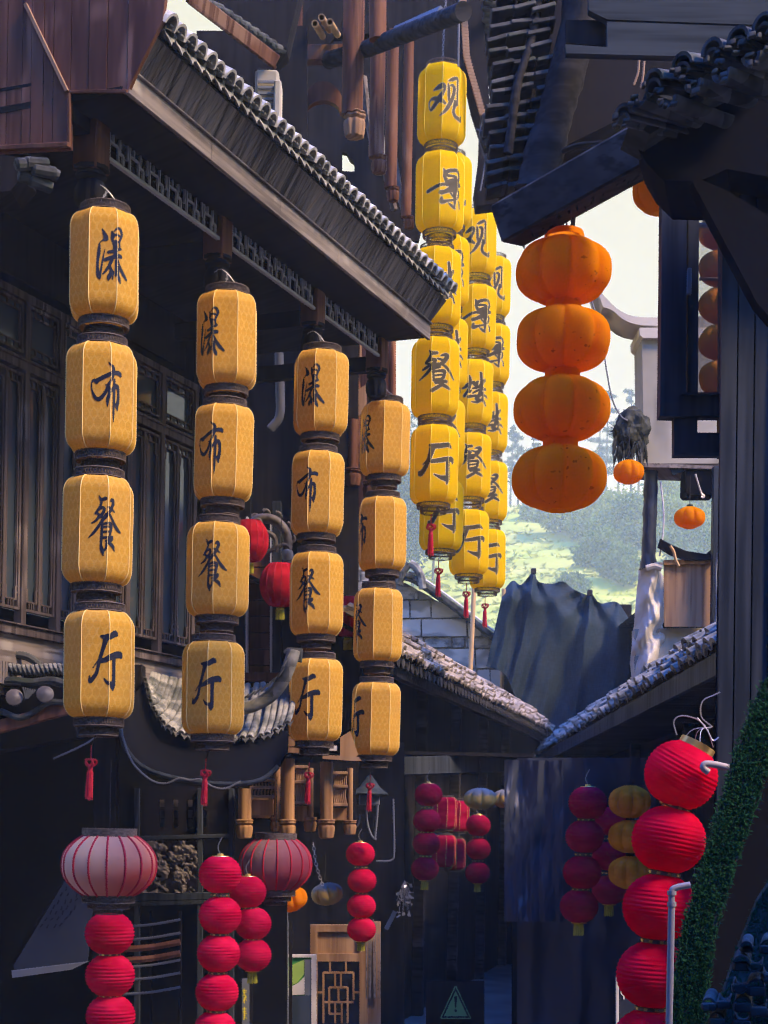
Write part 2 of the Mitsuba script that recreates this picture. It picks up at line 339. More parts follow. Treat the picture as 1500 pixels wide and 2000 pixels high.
# ---------------------------------------------------------------- brush writing (traced strokes: x, y, width)
GLYPH = {
 'bao': [[(310,250,20),(370,380,90),(420,520,130),(330,575,30),(240,650,15),(230,760,60),(215,950,90),(185,1200,60),(185,1450,70),(215,1620,110),(260,1730,20)],
  [(250,1680,60),(290,1400,40),(340,1100,30),(390,850,8)],[(590,300,30),(620,420,100),(600,520,70),(650,650,70),(680,850,80),(680,1000,80)],
  [(650,300,15),(740,210,50),(840,200,70),(900,300,80),(900,390,70),(850,500,60),(820,640,40),(850,800,60)],[(640,400,40),(760,400,70),(850,420,30)],[(650,600,60),(820,600,50)],
  [(500,920,80),(620,890,80),(760,830,60),(870,780,70)],[(400,1150,90),(560,1080,100),(850,1000,110),(890,1050,30)],[(700,600,100),(720,1000,100)],
  [(620,1080,90),(530,1300,80),(440,1450,60),(340,1570,30)],[(740,1080,40),(830,1280,70),(950,1470,110),(1110,1630,60)],
  [(540,1350,60),(590,1500,100),(520,1650,110),(510,1740,30)],[(640,1500,60),(620,1720,20)],[(720,1150,50),(720,1600,50)],[(790,1350,80),(790,1550,60),(820,1680,110),(880,1800,20)]],
 'bu': [[(690,150,20),(740,220,40),(830,280,80),(830,450,100),(800,600,60),(690,800,70),(620,1000,80),(500,1170,100),(400,1240,110),(290,1180,80),(200,950,25),(200,750,25),(260,690,80),(340,740,100)],
  [(320,710,110),(520,600,110),(720,500,110),(900,430,110),(1050,430,130),(1100,500,40)],[(600,820,20),(690,850,60),(720,1050,80),(670,1250,80),(670,1450,10)],
  [(870,640,60),(870,900,80),(860,1200,70),(855,1600,60),(850,1900,10)],[(800,950,80),(900,830,120),(980,840,120),(1020,1000,70),(1010,1250,90),(970,1400,100),(990,1540,10)],[(720,1000,70),(870,930,60)],[(900,1350,60),(960,1380,60)]],
 'can': [[(485,155,15),(540,270,60),(560,380,50),(500,520,60),(400,670,60)],[(560,280,80),(680,230,90),(660,270,40)],
  [(400,690,40),(490,560,60),(600,500,70),(650,560,70),(600,680,80),(500,780,80),(400,900,50),(285,970,20)],[(460,680,60),(540,760,80),(620,780,80)],
  [(830,300,40),(890,250,90),(930,340,90),(880,480,80),(820,600,80),(700,760,90),(600,870,80)],[(760,480,50),(860,520,70),(980,600,30)],
  [(700,700,70),(620,860,80),(500,1040,70),(370,1230,70),(210,1400,15)],[(760,650,60),(850,740,60),(960,920,80),(1080,1080,100),(1210,1180,40)],
  [(600,950,60),(590,1300,60),(575,1600,60),(610,1760,100),(650,1910,20)],[(600,1000,50),(720,960,60),(860,970,90),(870,1120,80),(830,1300,60)],
  [(610,1080,40),(820,1050,50)],[(610,1220,60),(830,1190,50)],[(610,1390,70),(820,1370,60)],[(620,1800,70),(720,1700,50),(760,1500,60),(900,1350,80),(900,1420,80),(820,1500,60)],
  [(720,1480,50),(830,1540,80),(940,1610,100),(1015,1750,20)]],
 'ting': [[(500,310,60),(640,340,160),(800,290,160),(930,210,170),(1000,260,60)],[(640,380,160),(590,560,110),(520,800,90),(460,1000,90),(420,1200,80),(370,1400,90),(280,1540,110),(190,1640,100),(170,1480,20)],
  [(270,1240,15),(380,1080,30),(480,970,50)],[(520,1030,130),(640,1000,140),(850,880,170),(1100,820,190),(1170,900,60)],[(900,940,120),(900,1200,100),(900,1600,110),(860,1750,170),(870,1900,20)],[(600,1560,30),(700,1680,80),(830,1700,120)]],
 'guan': [[(340,660,40),(470,600,120),(590,560,170),(680,540,120),(700,650,80),(640,780,100),(540,920,160),(430,1080,130),(310,1230,100),(240,1310,40),(180,1180,25),(180,1060,25),(240,960,50),(340,940,110),(480,960,130),(600,1030,130),(720,1110,80)],
  [(810,440,20),(840,560,80),(845,800,90),(860,980,80)],[(830,360,20),(940,310,100),(1090,230,90),(1150,280,50),(1150,600,40),(1150,1100,40)],
  [(910,500,40),(990,490,90),(1040,600,100),(1000,850,100),(900,1080,120),(800,1260,110),(680,1420,70),(560,1520,10)],[(1080,1000,100),(1070,1120,110),(1030,1250,80),(1030,1370,90),(1100,1480,100),(1200,1540,110),(1300,1560,130),(1350,1400,20)]],
 'jing': [[(680,200,30),(740,330,130),(720,450,110),(800,600,110),(880,680,100)],[(760,300,120),(900,230,110),(1100,190,110),(1220,240,110),(1280,380,100),(1220,520,100),(1240,620,100),(1340,640,70)],
  [(820,400,90),(980,390,70),(1100,430,110),(1080,600,170)],[(840,570,70),(1000,560,170)],[(150,900,100),(400,790,95),(700,700,90),(900,680,150),(1150,650,160),(1340,620,110)],
  [(600,980,140),(750,930,120),(900,850,160),(1050,800,220),(1180,800,100),(1260,900,100),(1220,1040,90),(1160,1120,30)],[(930,950,50),(1050,1080,50)],[(1080,700,180),(1080,1000,110),(1080,1200,90),(1080,1460,20)],
  [(620,1150,80),(620,1280,140),(820,1220,80),(1060,1160,50)],[(860,1280,20),(980,1370,90),(1080,1440,60)],[(1230,1160,30),(1310,1220,70),(1330,1320,80),(1340,1400,20)]],
 'lou': [[(190,600,60),(330,560,130),(460,500,100),(570,440,90)],[(450,220,40),(480,350,90),(460,600,80),(380,760,90),(280,870,110)],[(470,760,80),(530,700,20)],[(600,440,100),(670,510,130),(740,400,60)],
  [(840,110,80),(860,300,80),(860,600,110),(800,850,100),(720,960,140),(760,1010,120),(860,1020,80),(960,1050,90),(1060,1180,60)],[(570,640,50),(720,600,90),(860,500,80),(980,330,90),(1000,350,40)],
  [(580,800,50),(720,710,70),(860,660,80),(1020,640,90)],[(430,930,90),(620,890,80),(850,860,60),(1050,860,70),(1150,920,40)],[(920,780,90),(930,920,60),(860,1030,60),(720,1100,70),(540,1090,20)]],
 'can2': [[(510,180,30),(560,290,60),(500,420,90),(380,530,60)],[(580,260,100),(730,240,80)],[(380,530,50),(460,470,60),(620,440,90),(690,470,80),(600,580,80),(460,640,80),(290,710,50)],[(400,530,60),(500,580,60)],
  [(850,310,30),(980,280,90),(1040,320,110),(960,460,120),(850,560,100),(700,580,80),(560,700,90),(420,830,70),(170,1010,10)],[(750,400,40),(900,440,80)],[(880,560,50),(1000,630,70),(1130,780,80),(1250,890,70),(1340,950,40)],
  [(640,680,100),(820,650,60)],[(620,620,60),(640,1030,60)],[(620,800,70),(780,760,70),(940,760,100),(960,820,90),(900,980,80),(640,1040,70)],[(630,910,50),(880,870,50)],[(700,1110,80),(850,1070,110),(1020,1060,80)],
  [(600,1340,100),(720,1260,100),(860,1170,90),(960,1050,60)],[(850,1150,70),(980,1190,90),(1120,1270,60)]],
 'ting2': [[(400,800,40),(500,810,90),(640,790,80),(760,770,80),(840,800,40)],[(450,840,110),(420,950,90),(370,1090,80),(300,1230,80),(200,1340,90),(160,1290,20)],[(250,1160,10),(340,1090,30)],
  [(440,1110,60),(600,1080,80),(780,1040,80),(900,1040,90),(910,1100,30)],[(770,1060,70),(765,1200,70),(770,1400,80),(750,1530,20)],[(490,1360,15),(620,1410,60),(750,1430,120)]]}
# seam x, lantern centre y, photo pixels per traced unit, lantern radius in photo pixels
PLACE = {'bao': (750, 1062, 15.39, 70), 'bu': (755, 1031, 15.39, 70), 'can': (760, 1062, 15.39, 70), 'ting': (740, 1077, 15.39, 70),
         'guan': (630, 917, 16.67, 47.5), 'jing': (560, 750, 16.67, 47.5), 'lou': (420, 667, 16.67, 41), 'can2': (575, 825, 15, 47.5), 'ting2': (415, 1100, 10, 47.5)}
def brush(strokes):
    out = []
    for st in strokes:
        a = arc(st, max(5, 5 * (len(st) - 1) + 1))
        cs = [Point(x, y).buffer(max(w, 8) / 2, 5) for x, y, w in a]
        out += [unary_union([p, q]).convex_hull for p, q in zip(cs, cs[1:])]
    return unary_union(out).buffer(7).simplify(2.5)
GP = {k: brush(v) for k, v in GLYPH.items()}
R0 = .2232
WP = 2 * R0 * math.sin(math.pi / 8)
def oct_pt(u, z, off):
    """The point on the eight-sided lantern at arc length u from the seam that carries the writing."""
    k = math.floor(u / WP); f = u / WP - k
    a0, a1 = -math.pi / 2 + k * math.pi / 4, -math.pi / 2 + (k + 1) * math.pi / 4
    P = (1 - f) * np.array([math.cos(a0), math.sin(a0)]) + f * np.array([math.cos(a1), math.sin(a1)])
    m = (a0 + a1) / 2
    return np.array([P[0] + off * math.cos(m), P[1] + off * math.sin(m)]) * 1.0 if False else np.array([P[0] * R0 + off * math.cos(m), P[1] * R0 + off * math.sin(m), z])
def glyph_mesh(k, off, grow=0):
    xs, yc, sc, rp = PLACE[k]
    g = GP[k].buffer(grow) if grow else GP[k]
    mpu = R0 / (rp * sc)
    m = MB()
    for i in range(-3, 3):
        cut = g.intersection(sbox(xs + i * WP / mpu, -9999, xs + (i + 1) * WP / mpu, 9999))
        for q in getattr(cut, 'geoms', [cut]):
            if q.is_empty or q.geom_type != 'Polygon' or q.area < 30: continue
            v, f = trimesh.creation.triangulate_polygon(q, engine='earcut')
            um = np.clip((v[:, 0] - xs) * mpu, i * WP + 1e-6, (i + 1) * WP - 1e-6)
            m.add([oct_pt(a, -(b - yc) * mpu, off) for a, b in zip(um, v[:, 1])], f)
    return m.get()
INK = {k: mikit.ply(glyph_mesh(k, .0035), 'ink' if k in ('bao', 'bu', 'can', 'ting') else 'ink_worn') for k in GLYPH}
EDGE = {k: mikit.ply(glyph_mesh(k, .002, 13 if k != 'ting2' else 9), 'cream_print') for k in GLYPH}

# ---------------------------------------------------------------- eight-sided cloth lanterns
def body_profile(h):
    c = .155 * h; r1 = .67
    a = np.linspace(0, math.pi / 2, 7)
    top = [(r1 + (1 - r1) * math.sin(t) ** .9, h / 2 - c * (1 - math.cos(t)) ** .9) for t in a]
    mid = [(1.0, z) for z in np.linspace(h / 2 - c, -h / 2 + c, 14)[1:-1]]
    return np.array(top + mid + [(r, -z) for r, z in top[::-1]])
def lantern_meshes(h, cloth, pipe, seed):
    rg = np.random.default_rng(seed)
    pr = body_profile(h)
    V, Fc, UV, n = [], [], [], 0
    nc = 7
    dent, dent2 = rg.uniform(0, 1, 8), rg.uniform(0, 1, 8)
    for k in range(8):
        a0, a1 = -math.pi / 2 + k * math.pi / 4, -math.pi / 2 + (k + 1) * math.pi / 4
        v = []; uv = []
        for r, z in pr:
            for j in range(nc):
                f = j / (nc - 1)
                P = (1 - f) * np.array([math.cos(a0), math.sin(a0)]) + f * np.array([math.cos(a1), math.sin(a1)])
                d = 1 - .030 * math.sin(math.pi * f) * (dent[k] * math.exp(-((z - h / 2 + .1) / .07) ** 2) + dent2[k] * math.exp(-((z + h / 2 - .09) / .06) ** 2)) * math.sin(f * 9 + z * 40 * dent[k])
                v.append([P[0] * R0 * r * d, P[1] * R0 * r * d, z]); uv.append([(k + f) * WP, z])
        V.append(v); UV.append(uv); Fc.append(grid(len(pr), nc)[:, ::-1] + n); n += len(v)
    body = mikit.ply((np.vstack(V), np.vstack(Fc)), cloth, True, uv=np.vstack(UV))
    pp = MB()
    for k in range(8):
        a = -math.pi / 2 + k * math.pi / 4
        pp.tube([[R0 * r * math.cos(a), R0 * r * math.sin(a), z] for r, z in pr], .0032 if cloth == 'gold_brocade' else .0026, 5, False)
    return body, mikit.ply(pp.get(), pipe, True)
def band_mesh(r, z0, z1, solid=False):
    m = MB(); n = 28
    a = np.arange(n + 1) * 2 * math.pi / n
    for z in (z0, z1): m.tube(np.stack([r * np.cos(a), r * np.sin(a), a * 0 + z], 1), .0042, 5, False)
    zz = np.where(np.arange(2 * n + 1) % 2, z0, z1); b = np.arange(2 * n + 1) * math.pi / n
    m.tube(np.stack([r * np.cos(b), r * np.sin(b), zz], 1), .0036, 3, False)
    m.tube(np.stack([r * np.cos(b), r * np.sin(b), z0 + z1 - zz], 1), .0036, 3, False)
    if solid: m.lathe([(r * .97, z0), (r * .97, z1)], 28)
    return m.get()
def lantern_kit(h, pitch, cloth, pipe, seed):
    b, p = lantern_meshes(h, cloth, pipe, seed)
    g = h / 2; gap = pitch - h; solid = cloth == 'gold_brocade'
    up = mikit.ply(band_mesh(R0 * .69, g + .004, g + gap * .30, solid), 'band_brown', False)
    lo = mikit.ply(band_mesh(R0 * .69, -g - gap * .31, -g - .004, solid), 'band_brown', False)
    nk = mikit.ply(band_mesh(R0 * .53, -g - gap * .66, -g - gap * .33, solid), 'band_brown', False)
    return dict(body=b, piping=p, top_band=up, bottom_band=lo, neck_band=nk)
def tassel_mesh(L, r):
    m = MB(); rg = random.Random(4)
    m.tube([[0, 0, 0], [0, 0, -L * .28]], .004, 5)
    for k in range(5):
        a = k * 1.2566
        m.tube(arc([[0, 0, -L * .26], [r * 1.5 * math.cos(a), r * 1.5 * math.sin(a), -L * .28], [r * 1.3 * math.cos(a + .5), r * 1.3 * math.sin(a + .5), -L * .36], [0, 0, -L * .40]], 9), .007, 5)
    m.lathe([(.1 * r, -L * .36), (r * .7, -L * .40), (r * .6, -L * .46), (r * .75, -L * .5), (r * .85, -L * .97), (0, -L)], 10)
    for k in range(16):
        a = rg.uniform(0, 6.28)
        m.tube([[r * .7 * math.cos(a), r * .7 * math.sin(a), -L * .5], [r * 1.0 * math.cos(a + .2), r * 1.0 * math.sin(a + .2), -L * rg.uniform(.95, 1.05)]], .0035, 3, False)
    return m.get()
TASSEL = mikit.ply(tassel_mesh(.33, .024), 'tassel_red', 40)
def chain(path, name, par, bsdf='steel', link=.022):
    m = MB()
    path = arc(path, 60) if len(path) > 2 else np.array([interp(t, path[0], path[1]) for t in np.linspace(0, 1, 40)])
    seg = np.r_[0, np.cumsum(np.linalg.norm(np.diff(path, axis=0), axis=1))]
    for i, s in enumerate(np.arange(0, seg[-1], link * .75)):
        p = np.array([np.interp(s, seg, path[:, k]) for k in range(3)])
        q = np.array([np.interp(s + link * .3, seg, path[:, k]) for k in range(3)])
        t = nrm(q - p + 1e-9); x = nrm(np.cross(t, (0, 1, 0) if i % 2 else (1, .3, 0))); 
        a = np.linspace(0, 2 * math.pi, 7)
        m.tube([p + t * link * .5 * math.sin(b) + x * link * .28 * math.cos(b) for b in a], .0022, 4, False)
    return part(par, name, m, bsdf)
def place_lantern(kit, c, seam_deg, glyph, label, cat, group, tilt=(0, 0), edge=False, tassel=False, sc=1.0):
    phi = -math.degrees(math.atan2(c[0], c[1])) + seam_deg
    M = T().translate(list(c)).rotate([0, 1, 0], tilt[0]).rotate([1, 0, 0], tilt[1]).rotate([0, 0, 1], phi).scale(sc)
    k = thing('cloth_lantern', label, cat, group)
    for nm, d in kit.items(): part(k, nm, {**d, 'to_world': M}, None)
    part(k, 'writing', {**INK[glyph], 'to_world': M}, None)
    part(k, 'writing_outline', {**EDGE[glyph], 'to_world': M}, None) if edge else None
    return k
GOLD = lantern_kit(.655, .822, 'gold_brocade', 'piping_gold', 1)
YELL = lantern_kit(.710, .836, 'yellow_cloth', 'piping_yellow', 2)
ORD = ['topmost', 'second', 'third', 'lowest']
GOLDCOL = [
 (10.2, [(204, 524, 19.8), (198, 782, 14.5), (191, 1039, 15.5), (194, 1300, 15.5)], 'leftmost'),
 (11.7, [(443, 668, -25.6), (437, 887, -22), (425, 1115, -8), (416, 1345, -10)], 'second'),
 (13.2, [(627, 770, -13), (620, 966, -20), (618, 1162, -17.6), (616, 1368, -16)], 'third'),
 (14.9, [(752, 860, -48), (747, 1045, -62), (738, 1222, -55), (734, 1405, -56)], 'fourth')]
GLY, GNAME = ['bao', 'bu', 'can', 'ting'], ['瀑', '布', '餐', '厅']
gold_keys = []
for D, rows, wh in GOLDCOL:
    for i, (u, v, a) in enumerate(rows):
        c = px(u, v, D)
        k = place_lantern(GOLD, c, a, GLY[i], f'gold brocade lantern lettered {GNAME[i]}, {ORD[i]} in the {wh} column from the left', 'lantern', 'gold brocade lanterns in columns along the timber house', (0.5 * math.sin(i * 2.1 + D), .6 * math.cos(i * 1.7 + D)))
        gold_keys.append(k)
        if i == 3:
            bt = c + np.array([0, 0, -.655 / 2 - .11])
            part(k, 'tassel', {**TASSEL, 'to_world': T().translate(list(bt - np.array([.04, 0, .06]))).rotate([0, 1, 0], 2)}, None)
            mm = MB(); mm.tube([bt + [0, 0, .05], bt - np.array([.04, 0, .07])], .003, 4); part(k, 'tassel_cord', mm, 'cable_black')
        else:
            for sx in (-.085, .085):
                part(k, 'link_wire', MB().tube([c + [sx, -.03, -.33], c + [sx * .8, -.03, -.42], c + [sx * 1.1, -.03, -.50]], .0022, 4), 'steel')
YC = [
 (15.2, [(863, 210, 1), (859, 380, 0), (853, 565, -6), (850, 740, -9), (848, 910, -9)], 'nearest'),
 (16.9, [(879, 375, -6), (874, 533, -8), (871, 692, -8), (865, 850, -8), (862, 1008, -6)], 'second'),
 (18.3, [(931, 478, -14), (930, 624, -12), (924, 770, -14), (920, 912, -12), (916, 1061, -12)], 'third'),
 (20.1, [(962, 563, -10), (961, 694, -16), (957, 827, -16), (956, 961, -14), (952, 1093, -12)], 'farthest')]
YG, YN, YO = ['guan', 'jing', 'lou', 'can2', 'ting2'], ['观', '景', '楼', '餐', '厅'], ['topmost', 'second', 'middle', 'fourth', 'lowest']
for D, rows, wh in YC:
    for i, (u, v, a) in enumerate(rows):
        c = px(u, v, D)
        k = place_lantern(YELL, c, a, YG[i], f'bright yellow cloth lantern lettered {YN[i]}, {YO[i]} in the {wh} yellow column', 'lantern', 'bright yellow lanterns in columns over the street', (.6 * math.sin(i + D), .5 * math.cos(i * 1.3 + D)), True)
        if i == 4:
            bt = c + np.array([0, 0, -.71 / 2 - .09])
            part(k, 'tassel', {**TASSEL, 'to_world': T().translate(list(bt + np.array([-.02, 0, 0]))).scale(1.15)}, None)
        elif True:
            for sx in (-.12, .12): part(k, 'link_wire', MB().tube([c + [sx, -.05, -.36], c + [sx, -.05, -.49]], .002, 4), 'steel')
        if i == 0:
            top = {15.2: (868, -30), 16.9: (884, 120), 18.3: (935, 390), 20.1: (966, 360)}[D]
            t = px(top[0], top[1], D)
            b = c + np.array([0, 0, .40])
            chain([b, np.array([b[0] + .01, b[1], (t[2] + b[2]) / 2]), np.array([b[0] + .03, b[1], t[2]])], 'hanging_chain', k, link=.034)
            mm = MB()
            for q in range(3):
                an = q * 2.094; mm.tube([b, c + np.array([.145 * math.cos(an), .145 * math.sin(an), .365])], .002, 4)
            part(k, 'bridle', mm, 'steel')
# ---------------------------------------------------------------- the timber house on the left
A = Frame(px(178, 345, 10.2), 2010)
TE, TT = .45, .66
s0, zb = A.at(248, 183, TE)
s1, _ = A.at(835, 640, TE)
zt = A.at(263, 150, TE)[1]
st0, ztile = A.at(322, 62, TT)
st1, _ = A.at(878, 548, TT)
zpost = A.at(178, 338, 0)[1]
zrail = A.at(214, 323, 0)[1]
GZ = -2.5
ha = thing('timber_house', 'dark timber house on the left with tiled eave, lattice frieze and rows of lattice windows', 'house')
W = A.w
def abar(m, s, t, z, s2, t2, z2, w, h, e=.0, up=(0, 0, 1)): m.bar(W(s, t, z), W(s2, t2, z2), w, h, up, e)
# eave board in lengths, sloping slatted fascia, soffit
cuts = np.linspace(s0, s1 + .04, 6)
for a, b in zip(cuts, cuts[1:]):
    m = MB(); abar(m, a + .002, TE, (zb + zt) / 2, b - .002, TE, (zb + zt) / 2, .03, zt - zb, .004)
    abar(m, a + .002, TE + .012, zt + .006, b - .002, TE + .012, zt + .006, .05, .014, .003)
    part(ha, 'eave_board', m, 'wood_grey')
m = MB(); rg = random.Random(3)
ns = 260
for i in range(ns):
    a = interp((i + .5) / ns, s0 + .02, s1); w = (s1 - s0) / ns
    o = rg.uniform(-.0025, .0025); q = rg.uniform(.40, .46)
    P, Q = W(a, TE + .012, zt + .01), W(a + .02, TT - .05, ztile - .03)
    nn = nrm(np.cross(A.d, Q - P))
    m.box((P + Q) / 2 + nn * o, A.d * w * q, (Q - P) / 2, nn * .007)
part(ha, 'fascia_slat', m, 'wood_slat', stuff=True)
m = MB()
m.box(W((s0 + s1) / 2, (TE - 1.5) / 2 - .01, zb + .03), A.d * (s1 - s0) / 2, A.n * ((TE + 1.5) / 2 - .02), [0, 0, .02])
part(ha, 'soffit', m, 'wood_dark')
# roof slab, cover tiles and drip tiles
sl = math.tan(math.radians(30))
rd = nrm(-A.n + np.array([0, 0, sl])); rn = nrm(np.cross(A.d, rd)); rn = rn if rn[2] > 0 else -rn
m = MB()
P0 = W((st0 + st1) / 2, TT - .06, ztile - .025)
m.box(P0 + rd * 1.9, A.d * (st1 - st0) / 2, rd * 1.9, rn * .018)
part(ha, 'roof_slab', m, 'tile_dark')
def pipe_half(m, P, ax, up, sd, r, th, L, n=9, sgn=1):
    a = np.linspace(0, math.pi, n)
    o = [P + sd * r * math.cos(x) + up * sgn * r * math.sin(x) for x in a]; i = [P + sd * (r - th) * math.cos(x) + up * sgn * (r - th) * math.sin(x) for x in a]
    v = np.vstack([o, i, np.array(o) + ax * L, np.array(i) + ax * L]); f = []
    for k in range(n - 1):
        f += [[k, k + 1, n + k + 1, n + k], [k, 2 * n + k, 2 * n + k + 1, k + 1], [n + k, n + k + 1, 3 * n + k + 1, 3 * n + k], [2 * n + k, 3 * n + k, 3 * n + k + 1, 2 * n + k + 1]]
    f += [[0, n, 3 * n, 2 * n], [n - 1, 3 * n - 1, 4 * n - 1, 2 * n - 1]]
    m.add(v, np.array(f))
nt = 40
pit = (st1 - st0) / nt
drip = [(-.5, .12), (-.44, -.12), (-.26, -.20), (-.1, -.36), (0, -.52), (.1, -.36), (.26, -.20), (.44, -.12), (.5, .12), (.3, .0), (0, -.06), (-.3, .0)]
DR = Polygon(drip)
rg = random.Random(8)
for i in range(nt + 1):
    s = st0 + pit * i + rg.uniform(-.006, .006)
    P = W(s, TT + .03 + rg.uniform(-.008, .01), ztile + .022 + rg.uniform(-.004, .004))
    m = MB()
    for j in range(3 if i > 4 else 6): pipe_half(m, P + rd * (.20 * j) + rn * .008 * j, rd, rn * 1.25, A.d, pit * .52 - .003 * j, .014, .22)
    part(ha, 'cover_tile', m, 'tile_end', 50)
    if i < nt:
        Pd = W(s + pit / 2, TT - .012, ztile + .004)
        m = MB()
        dn = nrm(np.array([0, 0, 1]) - A.n * .25)
        m.prism(DR, lambda x, y: Pd + A.d * x * pit * .98 + dn * y * pit * .95, A.n * .012)
        pipe_half(m, Pd + rn * pit * .30, rd, rn, A.d, pit * .5, .010, .3, 7, -1)
        m.tube([Pd + A.n * .02 - A.d * pit * .42 + rn * .045, Pd + A.n * .02 + A.d * pit * .42 + rn * .045], .006, 5)
        part(ha, 'drip_tile', m, 'tile_grey', 50)
# plank-clad end towards the camera
EP = W(s0, 0, 0)
def gp(u, v):
    r = onplane(u, v, EP, A.d)
    return np.dot(r - A.O, A.n), r[2]
edge = [gp(*q) for q in [(-140, -60), (330, -60), (318, 40), (264, 146), (249, 181), (137, 182), (137, 291), (-140, 305)]]
face = Polygon(edge)
tx = sorted(gp(x, 200)[0] for x in (-140, -60, -20, 12, 42, 60, 84, 103, 137, 172, 208, 248, 330))
for a, b in zip(tx, tx[1:]):
    g = face.intersection(sbox(a + .0025, -50, b - .0025, 50))
    if g.is_empty: continue
    m = MB(); off = random.Random(int(a * 1000)).uniform(-.004, .004)
    m.prism(g, lambda x, y: W(s0 + off, x, y), A.d * .03)
    part(ha, 'end_plank', m, 'wood_red')
m = MB()
a, b = gp(52, 10), gp(133, 180); m.bar(W(s0 - .012, *a), W(s0 - .012, *b), .02, .022, A.d)
part(ha, 'barge_strip', m, 'wood_pale')
m = MB()
a, b = gp(-140, 300), gp(139, 286); m.bar(W(s0 - .014, *a), W(s0 - .014, *b), .03, .05, A.d, .004)
a, b = gp(137, 184), gp(137, 291); m.bar(W(s0 - .01, *a), W(s0 - .01, *b), .022, .02, A.d, .004)
a, b = gp(137, 181), gp(250, 180); m.bar(W(s0 - .01, *a), W(s0 - .01, *b), .02, .014, A.d, .003)
part(ha, 'end_trim', m, 'wood_brown')
# hanging posts with carved pumpkin finials
finp = np.array([(.0, -.235), (.055, -.23), (.088, -.21), (.104, -.16), (.104, -.11), (.09, -.07), (.075, -.055), (.082, -.05), (.10, -.03), (.098, -.022), (.088, -.012), (.09, .0), (.112, .006), (.112, .03), (.08, .034)])
spost = []
for u, v, w in [(178, 336, .085), (425, 492, .08), (611, 610, .078), (736, 700, .078)]:
    s, _ = A.at(u, v, 0); spost.append(s)
    k = part(ha, 'hanging_post', MB().box(W(s, 0, (zpost + zb + .02) / 2), A.d * w, A.n * w, [0, 0, (zb + .02 - zpost) / 2], .008), 'wood_brown')
    m = MB().lathe(finp[:7] * [w / .085, 1], 40, W(s, 0, zpost), 9, .2)
    part(k, 'finial', m, 'wood_dark', 40)
    m = MB().lathe(finp[6:] * [w / .085, 1], 32, W(s, 0, zpost), 8, .05)
    part(k, 'collar', m, 'wood_dark', 40)
s5 = A.at(790, 720, 0)[0]
# lattice frieze between the posts
mod = [((0, .28), (0, 1)), ((.13, 0), (.13, .82)), ((.0, .82), (.13, .82)), ((.13, .45), (.56, .45)), ((.56, 0), (.56, .45)), ((.64, .32), (.64, 1)), ((.64, .72), (1, .72)), ((.56, .32), (.8, .32)), ((.8, 0), (.8, .32)), ((.32, .45), (.32, .8)), ((.32, .8), (.48, .8))]
hz = .25
for a, b in zip(spost, spost[1:] + [None]):
    if b is None: continue
    a2, b2 = a + .09, b - .09
    k = part(ha, 'frieze', MB().bar(W(a2, .05, zrail), W(b2, .05, zrail), .03, .026, e=.004), 'trim_grey')
    m = MB(); nm = max(3, round((b2 - a2) / .235)); w = (b2 - a2) / nm
    for i in range(nm):
        for (x0, y0), (x1, y1) in mod:
            abar(m, a2 + (i + x0) * w, .05, zrail + y0 * hz, a2 + (i + x1) * w, .05, zrail + y1 * hz, .016, .013, 0, (0, 0, 1) if x0 != x1 else A.d)
    part(k, 'fretwork', m, 'trim_grey')
m = MB()
abar(m, s0 + .05, -.02, zb - .03, s1, -.02, zb - .03, .12, .10)
for s in spost[1:]: abar(m, s, -.05, zrail - .05, s, -1.25, zrail - .05, .09, .13)
part(ha, 'tie_beam', m, 'wood_dark')
m = MB(); m.box(W((s0 + s1) / 2, -.6, zrail + hz + .06), A.d * (s1 - s0) / 2, A.n * .6, [0, 0, .01])
part(ha, 'porch_ceiling', m, 'wood_dark')
# window wall
TW = -1.3
sA, _ = A.at(-30, 900, TW); sB, _ = A.at(381, 900, TW)
zl0 = A.at(44, 594, TW)[1]; zl1 = A.at(44, 697, TW)[1]; zc0 = A.at(60, 735, TW)[1]; zc1 = A.at(60, 1198, TW)[1]; zs = A.at(27, 1228, TW)[1]
ed = [A.at(u, 900, TW)[0] for u in (-30, 44, 112, 181, 247, 312, 377)]
wl = part(ha, 'window_wall', MB().box(W((sA + sB) / 2, TW - .09, (zl0 + 1.2 + zb) / 2 - .3), A.d * (sB - sA) / 2, A.n * .01, [0, 0, .4]), 'wood_dark')
m = MB()
abar(m, sA, TW, zl0 + .05, sB, TW, zl0 + .05, .07, .06, .004)
abar(m, sA, TW, (zl1 + zc0) / 2, sB, TW, (zl1 + zc0) / 2, .07, zl1 - zc0 - .02, .004)
abar(m, sA, TW + .015, zl1 - .035, sB, TW + .015, zl1 - .035, .07, .015, .003)
abar(m, sA, TW, zs - .01, sB, TW, zs - .01, .08, .07, .005)
abar(m, sA, TW + .02, zs + .03, sB, TW + .02, zs + .03, .08, .012, .003)
for e in ed: abar(m, e, TW, zs, e, TW, zl0 + .08, .07, .06, .004, A.d)
part(ha, 'wall_frame', m, 'wood_dull')
